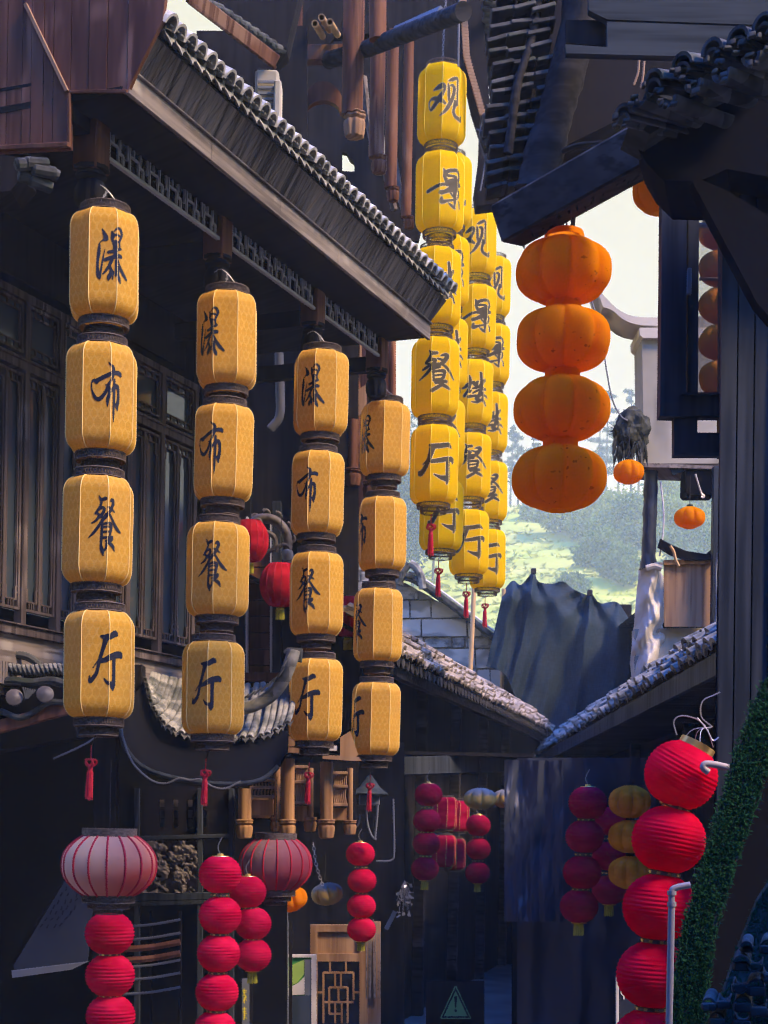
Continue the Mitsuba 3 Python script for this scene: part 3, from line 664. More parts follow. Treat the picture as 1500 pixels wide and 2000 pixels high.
def lattice_window(par, a, b, z0, z1, tall):
    w, h = b - a, z1 - z0
    m = MB(); f = .022
    for (x0, y0, x1, y1) in ((a, z0, a, z1), (b, z0, b, z1)): abar(m, x0, TW, y0, x1, TW, y1, .035, f, .003, A.d)
    for z in (z0 + f / 2, z1 - f / 2): abar(m, a, TW, z, b, TW, z, .035, f, .003)
    k = part(par, 'casement' if tall else 'transom_window', m, 'wood_dull')
    m = MB()
    def seg(x0, y0, x1, y1): abar(m, a + x0 * w, TW + .004, z0 + y0, a + x1 * w, TW + .004, z0 + y1, .014, .012, 0, (0, 0, 1) if x0 != x1 else A.d)
    if tall:
        q = .17
        for b0, sg in ((0, 1), (h, -1)):
            for x in (.33, .66): seg(x, b0, x, b0 + sg * q * .45)
            seg(.12, b0 + sg * q * .45, .88, b0 + sg * q * .45)
            for x in (.2, .8): seg(x, b0 + sg * q * .45, x, b0 + sg * q)
            seg(.0, b0 + sg * q * .75, .2, b0 + sg * q * .75); seg(.8, b0 + sg * q * .75, 1, b0 + sg * q * .75)
        for x in (.14, .86): seg(x, q * .45, x, h - q * .45)
        for y in np.linspace(q, h - q, 6): seg(0, y, .14, y); seg(.86, y, 1, y)
        for y in (h * .4, h * .6): seg(.5, 0, .5, q * .4)
    else:
        for x in (.08, .92): seg(x, .05, x, h - .05)
        seg(.08, .07, .92, .07); seg(.08, h - .07, .92, h - .07)
        for x in (.24, .76): seg(x, 0, x, .07); seg(x, h - .07, x, h)
        for y in (.13, h - .13): seg(0, y, .08, y); seg(.92, y, 1, y)
        for x in (.5,): seg(x, 0, x, .07); seg(x, h - .07, x, h)
    part(k, 'lattice', m, 'wood_dull')
    m = MB(); m.box(W((a + b) / 2, TW - .02, (z0 + z1) / 2), A.d * w / 2, A.n * .003, [0, 0, h / 2])
    part(k, 'pane', m, 'glass_dark')
for a, b in zip(ed, ed[1:]):
    lattice_window(ha, a + .045, b - .045, zl1 + .02, zl0 + .015, False)
    c = (a + b) / 2
    for x0, x1 in ((a + .04, c - .006), (c + .006, b - .04)): lattice_window(ha, x0, x1, zc1, zc0 - .01, True)
zpl = zs - .045
m = MB(); m.box(W((sA + sB) / 2, TW - .01, zpl - .10), A.d * (sB - sA) / 2, A.n * .012, [0, 0, .10])
part(ha, 'sill_panel', m, 'wood_grey')
m = MB()
for s in np.arange(sA, sB, .035): abar(m, s, TW + .012, zpl - .2, s, TW + .012, zpl - .36, .012, .026, 0, A.d)
part(ha, 'skirting_slat', m, 'wood_slat', stuff=True)
m = MB()
m.box(W((sA + sB) / 2, TW - 2.0, (zpl - .2 + GZ) / 2), A.d * (sB - sA) / 2, A.n * .03, [0, 0, (zpl - .2 - GZ) / 2])
m.box(W((sA + sB) / 2, TW - 1.0, zpl - .40), A.d * (sB - sA) / 2, A.n * 1.0, [0, 0, .04])
m.box(W(sB - .01, TW - 1.5, (zb + 1 + zpl) / 2), A.d * .03, A.n * 1.5, [0, 0, (zb + 1 - zpl) / 2])
m.box(W((sA + sB) / 2, TW - 2.6, (zb + 1 + GZ) / 2), A.d * (sB - sA) / 2, A.n * .03, [0, 0, (zb + 1 - GZ) / 2])
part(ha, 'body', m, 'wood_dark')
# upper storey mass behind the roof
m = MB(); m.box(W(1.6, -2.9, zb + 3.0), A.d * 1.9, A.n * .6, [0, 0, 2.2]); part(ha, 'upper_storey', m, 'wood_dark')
# wires that tie the gold lanterns to the finials
HK = []
for (D, rows, wh), (u, v), k in zip(GOLDCOL, [(210, 372), (445, 535), (624, 655), (748, 752)], [gold_keys[0], gold_keys[4], gold_keys[8], gold_keys[12]]):
    c = px(rows[0][0], rows[0][1], D); top = px(u, v, D - .05)
    chain([c + [0.0, -.14, .37], top], 'hanging_chain', k, link=.03)
    mm = MB(); mm.tube(arc([top + [-.10, .03, .02], top + [-.05, -.01, .03], top, top + [.05, 0, -.06], c + [.10, -.1, .37]], 16), .0028, 4)
    part(k, 'hanging_wire', mm, 'steel')
# ---------------------------------------------------------------- pixel-to-place helpers for pieces that face the street end
def pk(D): return D / F
def pp(m, pts, D, dep):
    """Upright piece standing at depth D whose front outline is seen at these points, dep metres thick."""
    g = pts if hasattr(pts, 'geom_type') else Polygon(pts)
    return m.prism(g, lambda x, y: px(x, y, D), dep if hasattr(dep, '__len__') else [0, dep, 0])
def pr(u0, v0, u1, v1): return Polygon([(u0, v0), (u1, v0), (u1, v1), (u0, v1)])
def pbar(m, u0, v0, u1, v1, D0, D1, wpx, dep=.08, e=.004):
    return m.bar(px(u0, v0, D0), px(u1, v1, D1), wpx * pk((D0 + D1) / 2), dep, (0, 1, 0), e)
def ptube(m, pts, D, rpx, n=6, sm=20):
    D = np.broadcast_to(np.asarray(D, float), (len(pts),))
    return m.tube(arc([px(u, v, d) for (u, v), d in zip(pts, D)], sm), rpx * pk(D.mean()), n)

# ---------------------------------------------------------------- galleried house behind (upper middle)
hb = thing('gallery_house', 'tall timber house behind the long eave with carved hanging posts and an arched brace', 'house')
DB = 15.0
bw = Polygon([(535, -120), (930, -120), (915, 120), (850, 330), (818, 470), (535, 470)]).difference(Polygon([(668, 297), (677, 299), (684, 312), (692, 318), (692, 335), (668, 334)]))
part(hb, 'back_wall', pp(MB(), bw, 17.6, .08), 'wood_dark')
part(hb, 'corner_post', pbar(MB(), 568, -80, 568, 480, 15.6, 15.6, 44, .2), 'wood_brown')
part(hb, 'side_beam', pbar(MB(), 590, 108, 674, 106, 15.4, 15.4, 30, .12), 'wood_brown')
part(hb, 'upper_beam', pbar(MB(), 590, 62, 760, 52, 16.4, 16.4, 34, .12), 'wood_dark')
a = np.linspace(0, math.pi, 15)
ring = [(631 - 42 * math.cos(t), 216 - 58 * math.sin(t)) for t in a] + [(631 + 33 * math.cos(t), 220 - 24 * math.sin(t)) for t in a]
part(hb, 'arched_brace', pp(MB(), ring, 15.3, .09), 'wood_brown')
lot = np.array([(0, -.18), (.05, -.178), (.078, -.165), (.088, -.12), (.094, -.06), (.086, -.035), (.07, -.028), (.09, -.012), (.094, .0), (.085, .012), (.10, .022), (.09, .032)])
for u, v0, v1, w, D in [(693, -80, 226, 42, 15.0), (741, -60, 308, 30, 15.9), (768, 60, 368, 24, 16.7), (799, 80, 425, 20, 17.3)]:
    c = px(u, v1, D); t = px(u, v0, D); r = w / 2 * pk(D)
    k = part(hb, 'hanging_post', MB().tube([t, [t[0], t[1], c[2]]], r, 20), 'wood_brown', 40)
    part(k, 'finial', MB().lathe(lot * r / .088, 40, c - [0, 0, .01], 7, .26), 'wood_brown' if w < 40 else 'wood_pale', 40)
for u, v0, v1, D in [(716, 150, 330, 16.2), (748, 250, 410, 16.9), (776, 310, 440, 17.4)]:
    ptube(m := MB(), [(u - 6, v0), (u + 4, (v0 + v1) / 2), (u + 22, v1)], D, 7, 5); part(hb, 'curved_strut', m, 'wood_grey')
part(hb, 'outrigger_beam', MB().tube([px(640, 118, 15.4), px(715, 96, 15.0), px(905, 22, 13.2)], 17 * pk(14.5), 16), 'wood_beam', 40)
part(hb, 'stub_post', MB().tube([px(737, -40, 14.6), px(738, 78, 14.6)], 17 * pk(14.6), 16), 'wood_brown', 40)
part(hb, 'lintel_board', pbar(MB(), 770, 62, 860, 22, 14.4, 13.6, 18, .05), 'ash_board')
m = MB()
for u, v in [(615, 46), (628, 34), (644, 43)]:
    m2 = MB(); p = px(u, v, 14.5); q = px(u + 16, v + 26, 15.4); r = 7 * pk(14.5); ax = nrm(q - p)
    m2.lathe([(r, 0), (r, .9), (r * .7, .9), (r * .7, 0), (r, 0)], 16, p, axis=ax)
    part(hb, 'bamboo_pipe', m2, 'bamboo', 40)
part(hb, 'rear_plank', pbar(MB(), 600, 100, 660, -20, 15.9, 15.9, 70, .03), 'wood_dark')
# eave of that house, seen steeply from below: slatted edge and tile ends
k = part(hb, 'street_eave', pp(MB(), [(895, -60), (944, -60), (946, 60), (952, 140), (958, 236), (944, 240), (925, 180), (905, 90)], 15.2, .5), 'wood_dark')
for i in range(26):
    t = i / 25
    u, v = np.interp(t, [0, .45, 1], [940, 948, 962]), np.interp(t, [0, .45, 1], [-10, 120, 236])
    part(k, 'tile_end', MB().lathe([(0, 0), (.026, 0), (.034, .01), (.034, .12), (0, .12)], 9, px(u + (i % 2) * 3, v, 15.0 + t), axis=[.9, .3, -.1]), 'tile_dark')
m = MB()
for i in range(40):
    t = i / 39
    u, v = np.interp(t, [0, .5, 1], [904, 911, 946]), np.interp(t, [0, .5, 1], [-10, 110, 235])
    m.box(px(u, v, 15.1), [.030, 0, -.006], [0, .02, 0], [.002, 0, .012])
part(k, 'eave_slat', m, 'wood_pale', stuff=True)
m = MB()
ptube(m, [(898, -40), (896, 60), (895, 130)], 14.9, 2.2); part(hb, 'downlead', m, 'cable_grey')
# lower gallery front seen between the gold columns
part(hb, 'lower_front', pp(MB(), pr(646, 600, 762, 1010), 17.5, .08), 'wood_red')
for u, w, v0, v1, D in [(766, 15, 560, 900, 16.8), (748, 10, 600, 930, 17.0), (697, 15, 600, 905, 16.9), (722, 12, 600, 930, 17.1)]:
    part(hb, 'front_post', MB().tube([px(u, v0, D), px(u, v1, D)], w / 2 * pk(D), 14), 'wood_red', 40)
for u, v in [(690, 930), (724, 955)]:
    part(hb, 'low_finial', MB().lathe(lot * .9, 32, px(u, v, 16.7) + [0, 0, .05], 8, .1).tube([px(u, v - 110, 16.7), px(u, v - 8, 16.7)], .055, 12), 'wood_brown', 40)
m = MB()
for a in (0, 1, 2): pbar(m, 690 + a * 14, 640, 690 + a * 14, 730, 16.85, 16.85, 4, .03)
for a in (645, 672, 700, 728): pbar(m, 688, a, 722, a, 16.85, 16.85, 4, .03)
part(hb, 'gallery_window', m, 'wood_pale')
for q in [[(700, 760), (716, 750), (716, 800), (700, 812)], [(712, 850), (724, 830), (730, 880), (722, 900)], [(740, 770), (752, 760), (756, 820), (744, 812)]]:
    part(hb, 'carved_bracket', pp(MB(), q, 16.75, .05), 'wood_pale')
part(hb, 'side_wall', pp(MB(), [(384, 60), (470, 60), (480, 50), (600, 50), (600, 480), (384, 300)], 14.6, .08), 'wood_dark')
# air conditioner and roof piece behind the eave, top left
ac = thing('air_conditioner', 'cream air conditioner unit behind the tile ends of the long eave', 'air conditioner')
part(ac, 'casing', MB().box(px(520, 192, 13.6) + [0, .15, 0], [.098, 0, 0], [0, .14, 0], [0, 0, .25], .02), 'plaster')
m = MB()
for i in range(9): m.box(px(520, 160 + i * 11, 13.59), [.07, 0, 0], [0, .006, 0], [0, 0, .012], .003)
part(ac, 'grille', m, 'ash_board')
part(ac, 'end_cap', MB().box(px(541, 200, 13.5) + [0, .12, 0], [.03, 0, 0], [0, .10, 0], [0, 0, .20], .02), 'plaster')
rt = thing('upper_roof', 'dark tiled roof end with brown toothed board at the top edge of the picture', 'roof')
part(rt, 'verge_board', pbar(MB(), 370, -10, 540, 122, 13.0, 13.4, 26, .05), 'wood_brown')
part(rt, 'roof_deck', pp(MB(), [(400, -80), (600, -80), (560, 90), (540, 108), (408, 8)], 13.6, .3), 'wood_dark')
for i in range(16):
    t = i / 15; p = px(interp(t, 404, 536), interp(t, 12, 100) - 6, 13.1 + .4 * t)
    part(rt, 'tile_end', MB().lathe([(0, 0), (.022, 0), (.034, .012), (.034, .2), (0, .2)], 10, p + [0, 0, .012 * (i % 2)], axis=[.3, .9, .3]), 'tile_dark')
m = MB()
for i in range(34):
    t = i / 33; m.box(px(interp(t, 372, 536), interp(t, 6, 131), 13.0 + .4 * t), [.011, 0, -.008], [0, .012, 0], [.008, 0, .011])
part(rt, 'board_tooth', m, 'wood_brown', stuff=True)
solo('sky_board', 'pale board added in place of the sky gap behind the upper roof end', 'board', pp(MB(), [(472, -30), (538, -30), (536, 50), (496, 46), (474, 20)], 17.0, .04), 'white_paint')  # added board whose pale colour stands for the bright sky gap

# ---------------------------------------------------------------- brown plank house between the second and third gold columns
sh = thing('plank_house', 'brown plank-walled house seen between the second and third gold lantern columns', 'house')
DS = 16.6
part(sh, 'wall', pp(MB(), pr(385, 560, 700, 1560), DS + .08, .2), 'wood_dark')
for i in range(9):
    part(sh, 'plank', pp(MB(), pr(487, 1045 + i * 32, 526, 1074.5 + i * 32), DS + .01 * (i % 3) * .3, .05), 'wood_red')
for u in (483, 530): part(sh, 'trim_strip', pbar(MB(), u, 1010, u, 1330, DS - .03, DS - .03, 5, .06), 'white_paint')
part(sh, 'corner_post', pbar(MB(), 541, 980, 541, 1330, DS - .02, DS - .02, 17, .1), 'wood_blue')
part(sh, 'base_rail', pbar(MB(), 470, 1322, 560, 1322, DS - .05, DS - .05, 16, .08), 'wood_red')
part(sh, 'lower_wall', pp(MB(), pr(555, 1450, 790, 2100), 17.4, .08), 'wood_dark')
part(sh, 'dark_post', pbar(MB(), 388, 560, 388, 1320, 14.4, 14.4, 16, .1), 'wood_dark')
for u in (598, 640): part(sh, 'wall_post', pbar(MB(), u, 560, u, 1330, DS - .02, DS - .02, 15, .1), 'wood_dark')
dp = MB(); ptube(dp, [(545, 690), (547, 760), (546, 812), (528, 838)], 15.8, 9, 12)
solo('drain_pipe', 'grey drain pipe with an elbow under the porch ceiling between lantern columns', 'pipe', dp, 'cable_grey', 40)
def scroll(u, v, D, r, a0, a1, w0, w1, m, sg=1, n=26):
    t = np.linspace(0, 1, n)
    rr = r * (1 - .78 * t); an = np.radians(a0 + (a1 - a0) * t)
    P = [px(u + sg * q * math.cos(x), v + q * math.sin(x), D) for q, x in zip(rr, an)]
    return m.tube(P, np.interp(t, [0, 1], [w0, w1]) * pk(D), 8)
dr_ = thing('dragon_ornament', 'grey carved dragon roof ornament behind the second gold lantern column', 'ornament')
D = 15.6
m = MB(); ptube(m, [(488, 1030), (505, 1014), (535, 1016), (556, 1036), (562, 1062), (557, 1082)], D, 10, 10, 30)
part(dr_, 'neck', m, 'carved', 40)
m = MB(); scroll(520, 1062, D - .03, 24, -140, 330, 6, 2.5, m); scroll(556, 1078, D - .04, 17, 180, 560, 5, 2, m); scroll(505, 1022, D - .05, 13, 90, 430, 5, 2, m)
part(dr_, 'mane', m, 'carved', 40)
m = MB()
for i, (u, v, r, a0, sg) in enumerate([(500, 1012, 9, 200, 1), (520, 1005, 10, 230, 1), (542, 1010, 10, 250, 1), (560, 1030, 10, 280, 1), (568, 1054, 9, 300, 1)]): scroll(u, v, D, r, a0, a0 + 300, 3.4, 1.2, m, sg, 16)
part(dr_, 'crest', m, 'carved')
m = MB().lathe([(0, .06), (.05, .04), (.06, 0), (.045, -.05), (0, -.06)], 12, px(561, 1084, D - .05)); ptube(m, [(556, 1092), (568, 1100), (578, 1092)], D - .05, 6, 8)
part(dr_, 'head', m, 'dragon_grey', 40)

# ---------------------------------------------------------------- small gate roof with curled corners, lower left
gr = thing('gate_roof', 'small grey tiled gate roof with a curled-up corner behind the second and third gold columns', 'roof')
eav = arc([(282, 1330), (292, 1368), (312, 1404), (345, 1428), (400, 1440), (460, 1441), (520, 1434), (562, 1412)], 60)
rid = arc([(296, 1318), (322, 1326), (352, 1332), (390, 1338), (440, 1342), (490, 1340), (540, 1335), (580, 1322)], 60)
ncl = 25
for i in range(ncl):
    j = int(i / (ncl - 1) * 59)
    e, r = eav[j], rid[j]
    pe, qr = px(e[0], e[1], 12.75 - .25 * math.sin(math.pi * i / ncl)), px(r[0], r[1], 13.35)
    m = MB()
    P = [interp(t, pe, qr) + np.array([0, 0, -.07 * math.sin(math.pi * t)]) for t in np.linspace(0, 1, 6)]
    sd = nrm(px(*eav[min(59, j + 2)], 12.7) - px(*eav[max(0, j - 2)], 12.7))
    for a, b in zip(P, P[1:]):
        ax = nrm(b - a); up = nrm(np.cross(sd, ax)); up = up if up[2] > 0 else -up
        pipe_half(m, a - ax * .03, ax, up, sd, .027, .007, np.linalg.norm(b - a) + .045, 7)
    part(gr, 'cover_tile', m, 'tile_grey', 50)
    m = MB()
    ax = nrm(P[1] - P[0]); up = np.array([0, 0, 1.0])
    m.prism(DR, lambda x, y: pe + sd * (x * .054 + .028) + up * y * .075 - ax * .03, ax * .01)
    part(gr, 'drip_tile', m, 'tile_grey')
V = []
for j in range(60):
    pe, qr = px(eav[j][0], eav[j][1], 12.77 - .25 * math.sin(math.pi * j / 60)), px(rid[j][0], rid[j][1], 13.4)
    for t in np.linspace(0, 1, 6): V.append(interp(t, pe, qr) + np.array([0, 0, -.07 * math.sin(math.pi * t) - .012]))
part(gr, 'roof_bed', (np.array(V), grid(60, 6)), 'tile_grey', True)
m = MB(); ptube(m, [(474, 1384), (500, 1376), (530, 1358), (552, 1330), (568, 1292), (574, 1270)], [12.6, 12.6, 12.6, 12.55, 12.5, 12.5], 13, 10, 30)
part(gr, 'hip_ridge', m, 'tile_grey', 40)
for i in range(9):
    t = i / 8; u, v = np.interp(t, [0, .4, .75, 1], [478, 520, 550, 566]), np.interp(t, [0, .4, .75, 1], [1374, 1352, 1326, 1290])
    part(gr, 'ridge_tile', MB().box(px(u, v - 11, 12.5), nrm(px(1, -.75 - t, 1) * [1, 0, 1] - px(0, 0, 1) * [1, 0, 1]) * .036, [0, .06, 0], nrm([.55 + .2 * t, 0, .8]) * .010, .004), 'tile_grey')
part(gr, 'ridge_cap', pp(MB(), [(553, 1272), (562, 1264), (590, 1266), (588, 1292), (562, 1284)], 12.5, .12), 'tile_dark')
low = arc([(226, 1392), (240, 1448), (268, 1490), (325, 1516), (410, 1530), (480, 1530), (530, 1512), (560, 1470)], 60)
V = []
for j in range(60):
    a_ = px(eav[j][0], eav[j][1] + 1, 12.78 - .25 * math.sin(math.pi * j / 60)); b_ = px(low[j][0], low[j][1], 12.35)
    for t in np.linspace(0, 1, 5): V.append(interp(t, a_, b_) + np.array([0, .05 * math.sin(math.pi * t), 0]))
V = np.array(V); m = MB(); m.add(V, grid(60, 5)); m.add(V + [0, .12, -.01], grid(60, 5)[:, ::-1])
part(gr, 'curved_soffit', m, 'leather_dark', 40)
m = MB(); ptube(m, [tuple(q) for q in low[::6]], 12.3, 5, 8, 40); part(gr, 'soffit_rim', m, 'wood_blue', 40)
part(gr, 'corner_block', pbar(MB(), 268, 1300, 268, 1400, 12.9, 12.9, 26, .2), 'wood_dark')
m = MB(); ptube(m, [(236, 1412), (242, 1448), (256, 1484), (275, 1508), (300, 1526), (325, 1530), (350, 1520), (372, 1524), (392, 1522), (415, 1536), (440, 1540), (470, 1526)], 12.2, 2.2, 6, 60)
solo('power_cable', 'grey cable looping along the underside of the small gate roof', 'cable', m, 'cable_grey', 40)
m = MB(); ptube(m, [(104, 1482), (140, 1466), (172, 1450), (194, 1433)], 11.6, 2.2)
solo('power_cable', 'short grey cable stretched below the leftmost gold column', 'cable', m, 'cable_grey', 40)
# ridge ornament, far left
lo = thing('ridge_ornament', 'dark scrolled roof ridge with twisted rope moulding at the left edge', 'ornament')
D = 11.7
m = MB()
for i in range(15):
    t = i / 14; c = px(interp(t, 5, 128), 1302 + 10 * t + 4 * math.sin(t * 5), D)
    m.lathe([(.0, -.02), (.042, -.015), (.05, 0), (.042, .015), (0, .02)], 10, c, axis=[1, 0, .55])
part(lo, 'rope_ridge', m, 'tile_grey', 40)
m = MB(); ptube(m, [(-10, 1282), (40, 1280), (66, 1290), (80, 1306)], D + .1, 8, 8); part(lo, 'upper_scroll', m, 'tile_dark', 40)
m = MB(); ptube(m, [(-10, 1338), (20, 1330), (60, 1334), (100, 1330), (125, 1336)], D - .05, 9, 8); ptube(m, [(0, 1388), (40, 1402), (70, 1388), (95, 1372), (128, 1372)], D - .06, 6, 8)
part(lo, 'lower_scroll', m, 'tile_dark', 40)
m = MB()
for i in range(6): ptube(m, [(44 + i * 5, 1342 + i), (48 + i * 3, 1354), (50 + i * .6, 1364)], D - .12, 2, 5, 8)
part(lo, 'shell_rib', m, 'tile_grey')
for u, v in [(88, 1356), (28, 1362)]:
    part(lo, 'pale_boss', MB().lathe([(0, .03), (.03, .026), (.06, .012), (.064, 0), (0, -.01)], 14, px(u, v, D - .1), axis=[.2, -1, .3]), 'carved', 40)
part(lo, 'backing', pp(MB(), [(-30, 1290), (130, 1316), (150, 1440), (-30, 1470)], D + .15, .3), 'leather_dark')
part(lo, 'red_beam', pbar(MB(), -20, 1425, 150, 1378, D, D, 24, .1), 'wood_red')
bi = thing('corner_bracket', 'dark carved tile cluster at the left edge under the plank end', 'ornament')
for i, (u, v) in enumerate([(30, 322), (48, 318), (62, 330), (36, 342), (56, 350), (70, 322)]):
    part(bi, 'tile_end', MB().lathe([(0, 0), (.026, 0), (.038, .012), (.036, .14), (0, .14)], 10, px(u, v, 9.4 + .02 * i), axis=[.8, .5, .25 - .1 * i]), 'tile_dark')
part(bi, 'root', pp(MB(), [(-30, 300), (40, 306), (50, 340), (20, 372), (-30, 380)], 9.6, .3), 'wood_dark')
# ---------------------------------------------------------------- street front below: eaves that run down both sides of the lane
def eave_tile(m, P, ax, up, sd, w, th, L):
    """One thin curved roof tile lying along ax."""
    n = 5; v = []
    for t in (0, 1):
        for off in (0, -th):
            for i in range(n):
                x = (i / (n - 1) - .5) * w
                v.append(P + ax * L * t + sd * x + up * (off + .18 * w * (1 - (2 * i / (n - 1) - 1) ** 2)))
    f = []
    for i in range(n - 1):
        f += [[i, i + 1, 2 * n + i + 1, 2 * n + i], [n + i, 3 * n + i, 3 * n + i + 1, n + i + 1], [i, n + i, n + i + 1, i + 1], [2 * n + i, 2 * n + i + 1, 3 * n + i + 1, 3 * n + i]]
    f += [[0, 2 * n, 3 * n, n], [n - 1, 2 * n - 1, 4 * n - 1, 3 * n - 1]]
    m.add(np.array(v), np.array(f))
def street_eave(key, fr, sA, sB, z, pitch, rows, seed, mat):
    rg = random.Random(seed)
    sl = math.tan(math.radians(27))
    rd = nrm(-fr.n + np.array([0, 0, sl])); up = nrm(np.cross(fr.d, rd)); up = up if up[2] > 0 else -up
    n = int((sB - sA) / pitch)
    for r in range(rows):
        for i in range(n):
            s = sA + (i + .5 * (r % 2)) * pitch + rg.uniform(-.014, .014)
            m = MB()
            base = fr.w(s, rg.uniform(-.03, .03), z + rg.uniform(-.015, .015)) + rd * (.16 * r) + up * (.06 * r)
            tl = rg.uniform(-.10, .10)
            eave_tile(m, base, nrm(rd + fr.d * tl), up, nrm(fr.d + np.array([0, 0, tl])), pitch * rg.uniform(.80, .95), .034, .34)
            if rg.random() < .45: eave_tile(m, base + up * .044 + rd * rg.uniform(.01, .06), nrm(rd + fr.d * tl), up, fr.d, pitch * .85, .03, .3)
            part(key, 'roof_tile', m, mat)
    m = MB(); m.box(fr.w((sA + sB) / 2, 0, z - .03) + rd * 1.0 + fr.n * .0, fr.d * (sB - sA) / 2, rd * .98, up * .02)
    part(key, 'roof_deck', m, 'wood_dark')
L = Frame(px(785, 1262, 15.5), 1438)
zL = px(785, 1262, 15.5)[2]
sLe = L.at(1088, 1424, 0)[0]
le = thing('lane_house', 'low house with a grey tile eave running down the left side of the lane', 'house')
street_eave(le, L, -.05, sLe, zL - .06, .23, 3, 21, 'tile_warm')
m = MB(); rg = random.Random(5)
for i in range(60):
    s = interp(i / 59, 0, sLe); m.prism([(-.09, 0), (.09, 0), (.09, -.05), (.045, -.085), (0, -.095), (-.045, -.085), (-.09, -.05)], lambda x, y: L.w(s + x, -.05, zL - .10 + y), L.n * .02)
part(le, 'scalloped_board', m, 'wood_beam', stuff=True)
part(le, 'eave_beam', MB().bar(L.w(0, -.16, zL - .20), L.w(sLe, -.16, zL - .20), .09, .12, e=.006), 'wood_beam')
part(le, 'front_wall', MB().box(L.w(sLe / 2 + 1.1, -.95, (zL + .4 + GZ) / 2), L.d * (sLe / 2 - 1.1), L.n * .06, [0, 0, (zL + .4 - GZ) / 2]), 'wood_dark')
for s in np.linspace(2.8, sLe - .6, 5): part(le, 'front_post', MB().box(L.w(s, -.82, (zL + GZ) / 2), L.d * .07, L.n * .07, [0, 0, (zL - GZ) / 2], .01), 'wood_beam')
part(le, 'end_wall', MB().box(L.w(sLe + .05, -2.4, (zL + .6 + GZ) / 2), L.d * .05, L.n * 1.6, [0, 0, (zL + .6 - GZ) / 2]), 'wood_dark')
Rf = Frame(px(1398, 1240, 10.5), 835, -1)
zR = px(1398, 1240, 10.5)[2]
sRe = Rf.at(1032, 1474, 0)[0]
re_ = thing('right_lane_house', 'low house with a mossy grey tile eave running down the right side of the lane', 'house')
street_eave(re_, Rf, -.6, sRe, zR - .05, .23, 3, 33, 'tile_grey')
part(re_, 'eave_board', MB().bar(Rf.w(-.6, -.05, zR - .17), Rf.w(sRe, -.05, zR - .17), .04, .16, e=.006), 'wood_blue')
part(re_, 'eave_soffit', MB().box(Rf.w(sRe / 2, -.45, zR - .2), Rf.d * sRe / 2, Rf.n * .4, [0, 0, .02]), 'wood_beam')
part(re_, 'front_wall', MB().box(Rf.w(sRe / 2, -.9, (zR + .3 + GZ) / 2), Rf.d * sRe / 2, Rf.n * .05, [0, 0, (zR + .3 - GZ) / 2]), 'wood_dark')
for s in np.linspace(1.5, sRe - 1, 5): part(re_, 'front_post', MB().box(Rf.w(s, -.75, (zR - .2 + GZ) / 2), Rf.d * .06, Rf.n * .06, [0, 0, (zR - .2 - GZ) / 2], .01), 'wood_beam')
# far end of the lane
fe = thing('far_house', 'unlit house front closing the far end of the lane under dark beams', 'house')
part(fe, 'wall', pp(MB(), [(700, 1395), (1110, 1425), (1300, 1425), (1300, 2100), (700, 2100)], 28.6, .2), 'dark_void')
part(fe, 'awning_board', pbar(MB(), 735, 1498, 1030, 1490, 18.5, 20.0, 34, .3), 'wood_blue')
part(fe, 'awning_top', MB().box(px(880, 1476, 19.6), [.95, .1, 0], [0, .6, 0], [0, 0, .02]), 'wood_dark')
for u in (752, 1008): part(fe, 'post', pbar(MB(), u, 1500, u, 2080, 19.4, 19.4, 16, .1), 'wood_dark')
wl_ = thing('white_post', 'short white post standing in the gap under the left lane eave', 'post')
part(wl_, 'shaft', pbar(MB(), 906, 1392, 908, 1440, 27.0, 27.0, 9, .08), 'white_paint')
part(wl_, 'foot', pbar(MB(), 899, 1446, 909, 1446, 27.0, 27.0, 8, .08), 'white_paint')
# stone gable with tile coping
gs = thing('stone_gable', 'pale weathered stone gable wall with dark sloping tile coping behind the lane', 'wall')
GP_ = Polygon([(640, 975), (708, 975), (776, 1128), (868, 1178), (990, 1268), (1010, 1440), (640, 1440)])
part(gs, 'core', pp(MB(), GP_.buffer(-3), 30.06, .3), 'brick_grey')
rg = random.Random(12); v = 1440.0
while v > 985:
    h = rg.choice([22, 28, 36, 40]) if v > 1120 else rg.choice([16, 20, 26]); u = 640 - rg.uniform(0, 40)
    while u < 1010:
        w = rg.uniform(34, 90) if rg.random() > .25 else rg.uniform(18, 34)
        g = Polygon([(u + 1.2 + rg.uniform(0, 2), v - 1.2), (u + w - 1.2, v - 1.2 - rg.uniform(0, 2)), (u + w - 1.2 - rg.uniform(0, 2), v - h + 1.2), (u + 1.2, v - h + 1.2 + rg.uniform(0, 2))]).intersection(GP_.buffer(-2))
        u += w
        if g.is_empty or g.area < 60 or g.geom_type != 'Polygon': continue
        part(gs, 'stone', pp(MB(), g, 30 - rg.uniform(0, .05), .1), 'brick_grey' if h < 24 or rg.random() < .18 else 'stone')
    v -= h
cp = arc([(772, 1124), (800, 1128), (822, 1140), (862, 1168), (920, 1212), (992, 1268)], 22)
for i in range(21):
    a_, b_ = px(*cp[i], 29.9), px(*cp[i + 1], 29.9)
    part(gs, 'coping_tile', MB().bar(a_, interp(1.12, a_, b_), .46, 10 * pk(30), (0, 0, 1), .015), 'tile_dark')
m = MB(); ptube(m, [tuple(q + [6, -9]) for q in cp[3::2]], 29.8, 2.4, 6, 40); part(gs, 'coping_rim', m, 'white_paint', 40)
m = MB(); ptube(m, [(778, 1142), (786, 1118), (798, 1101)], 29.7, 8, 8); part(gs, 'ridge_horn', m, 'tile_dark', 40)
m = MB(); ptube(m, [(800, 1100), (812, 1108), (822, 1126), (826, 1150)], 29.7, 8, 8); part(gs, 'ridge_horn', m, 'tile_grey', 40)
part(gs, 'eaves_course', pbar(MB(), 640, 1000, 715, 1000, 29.9, 29.9, 14, .3), 'tile_dark')
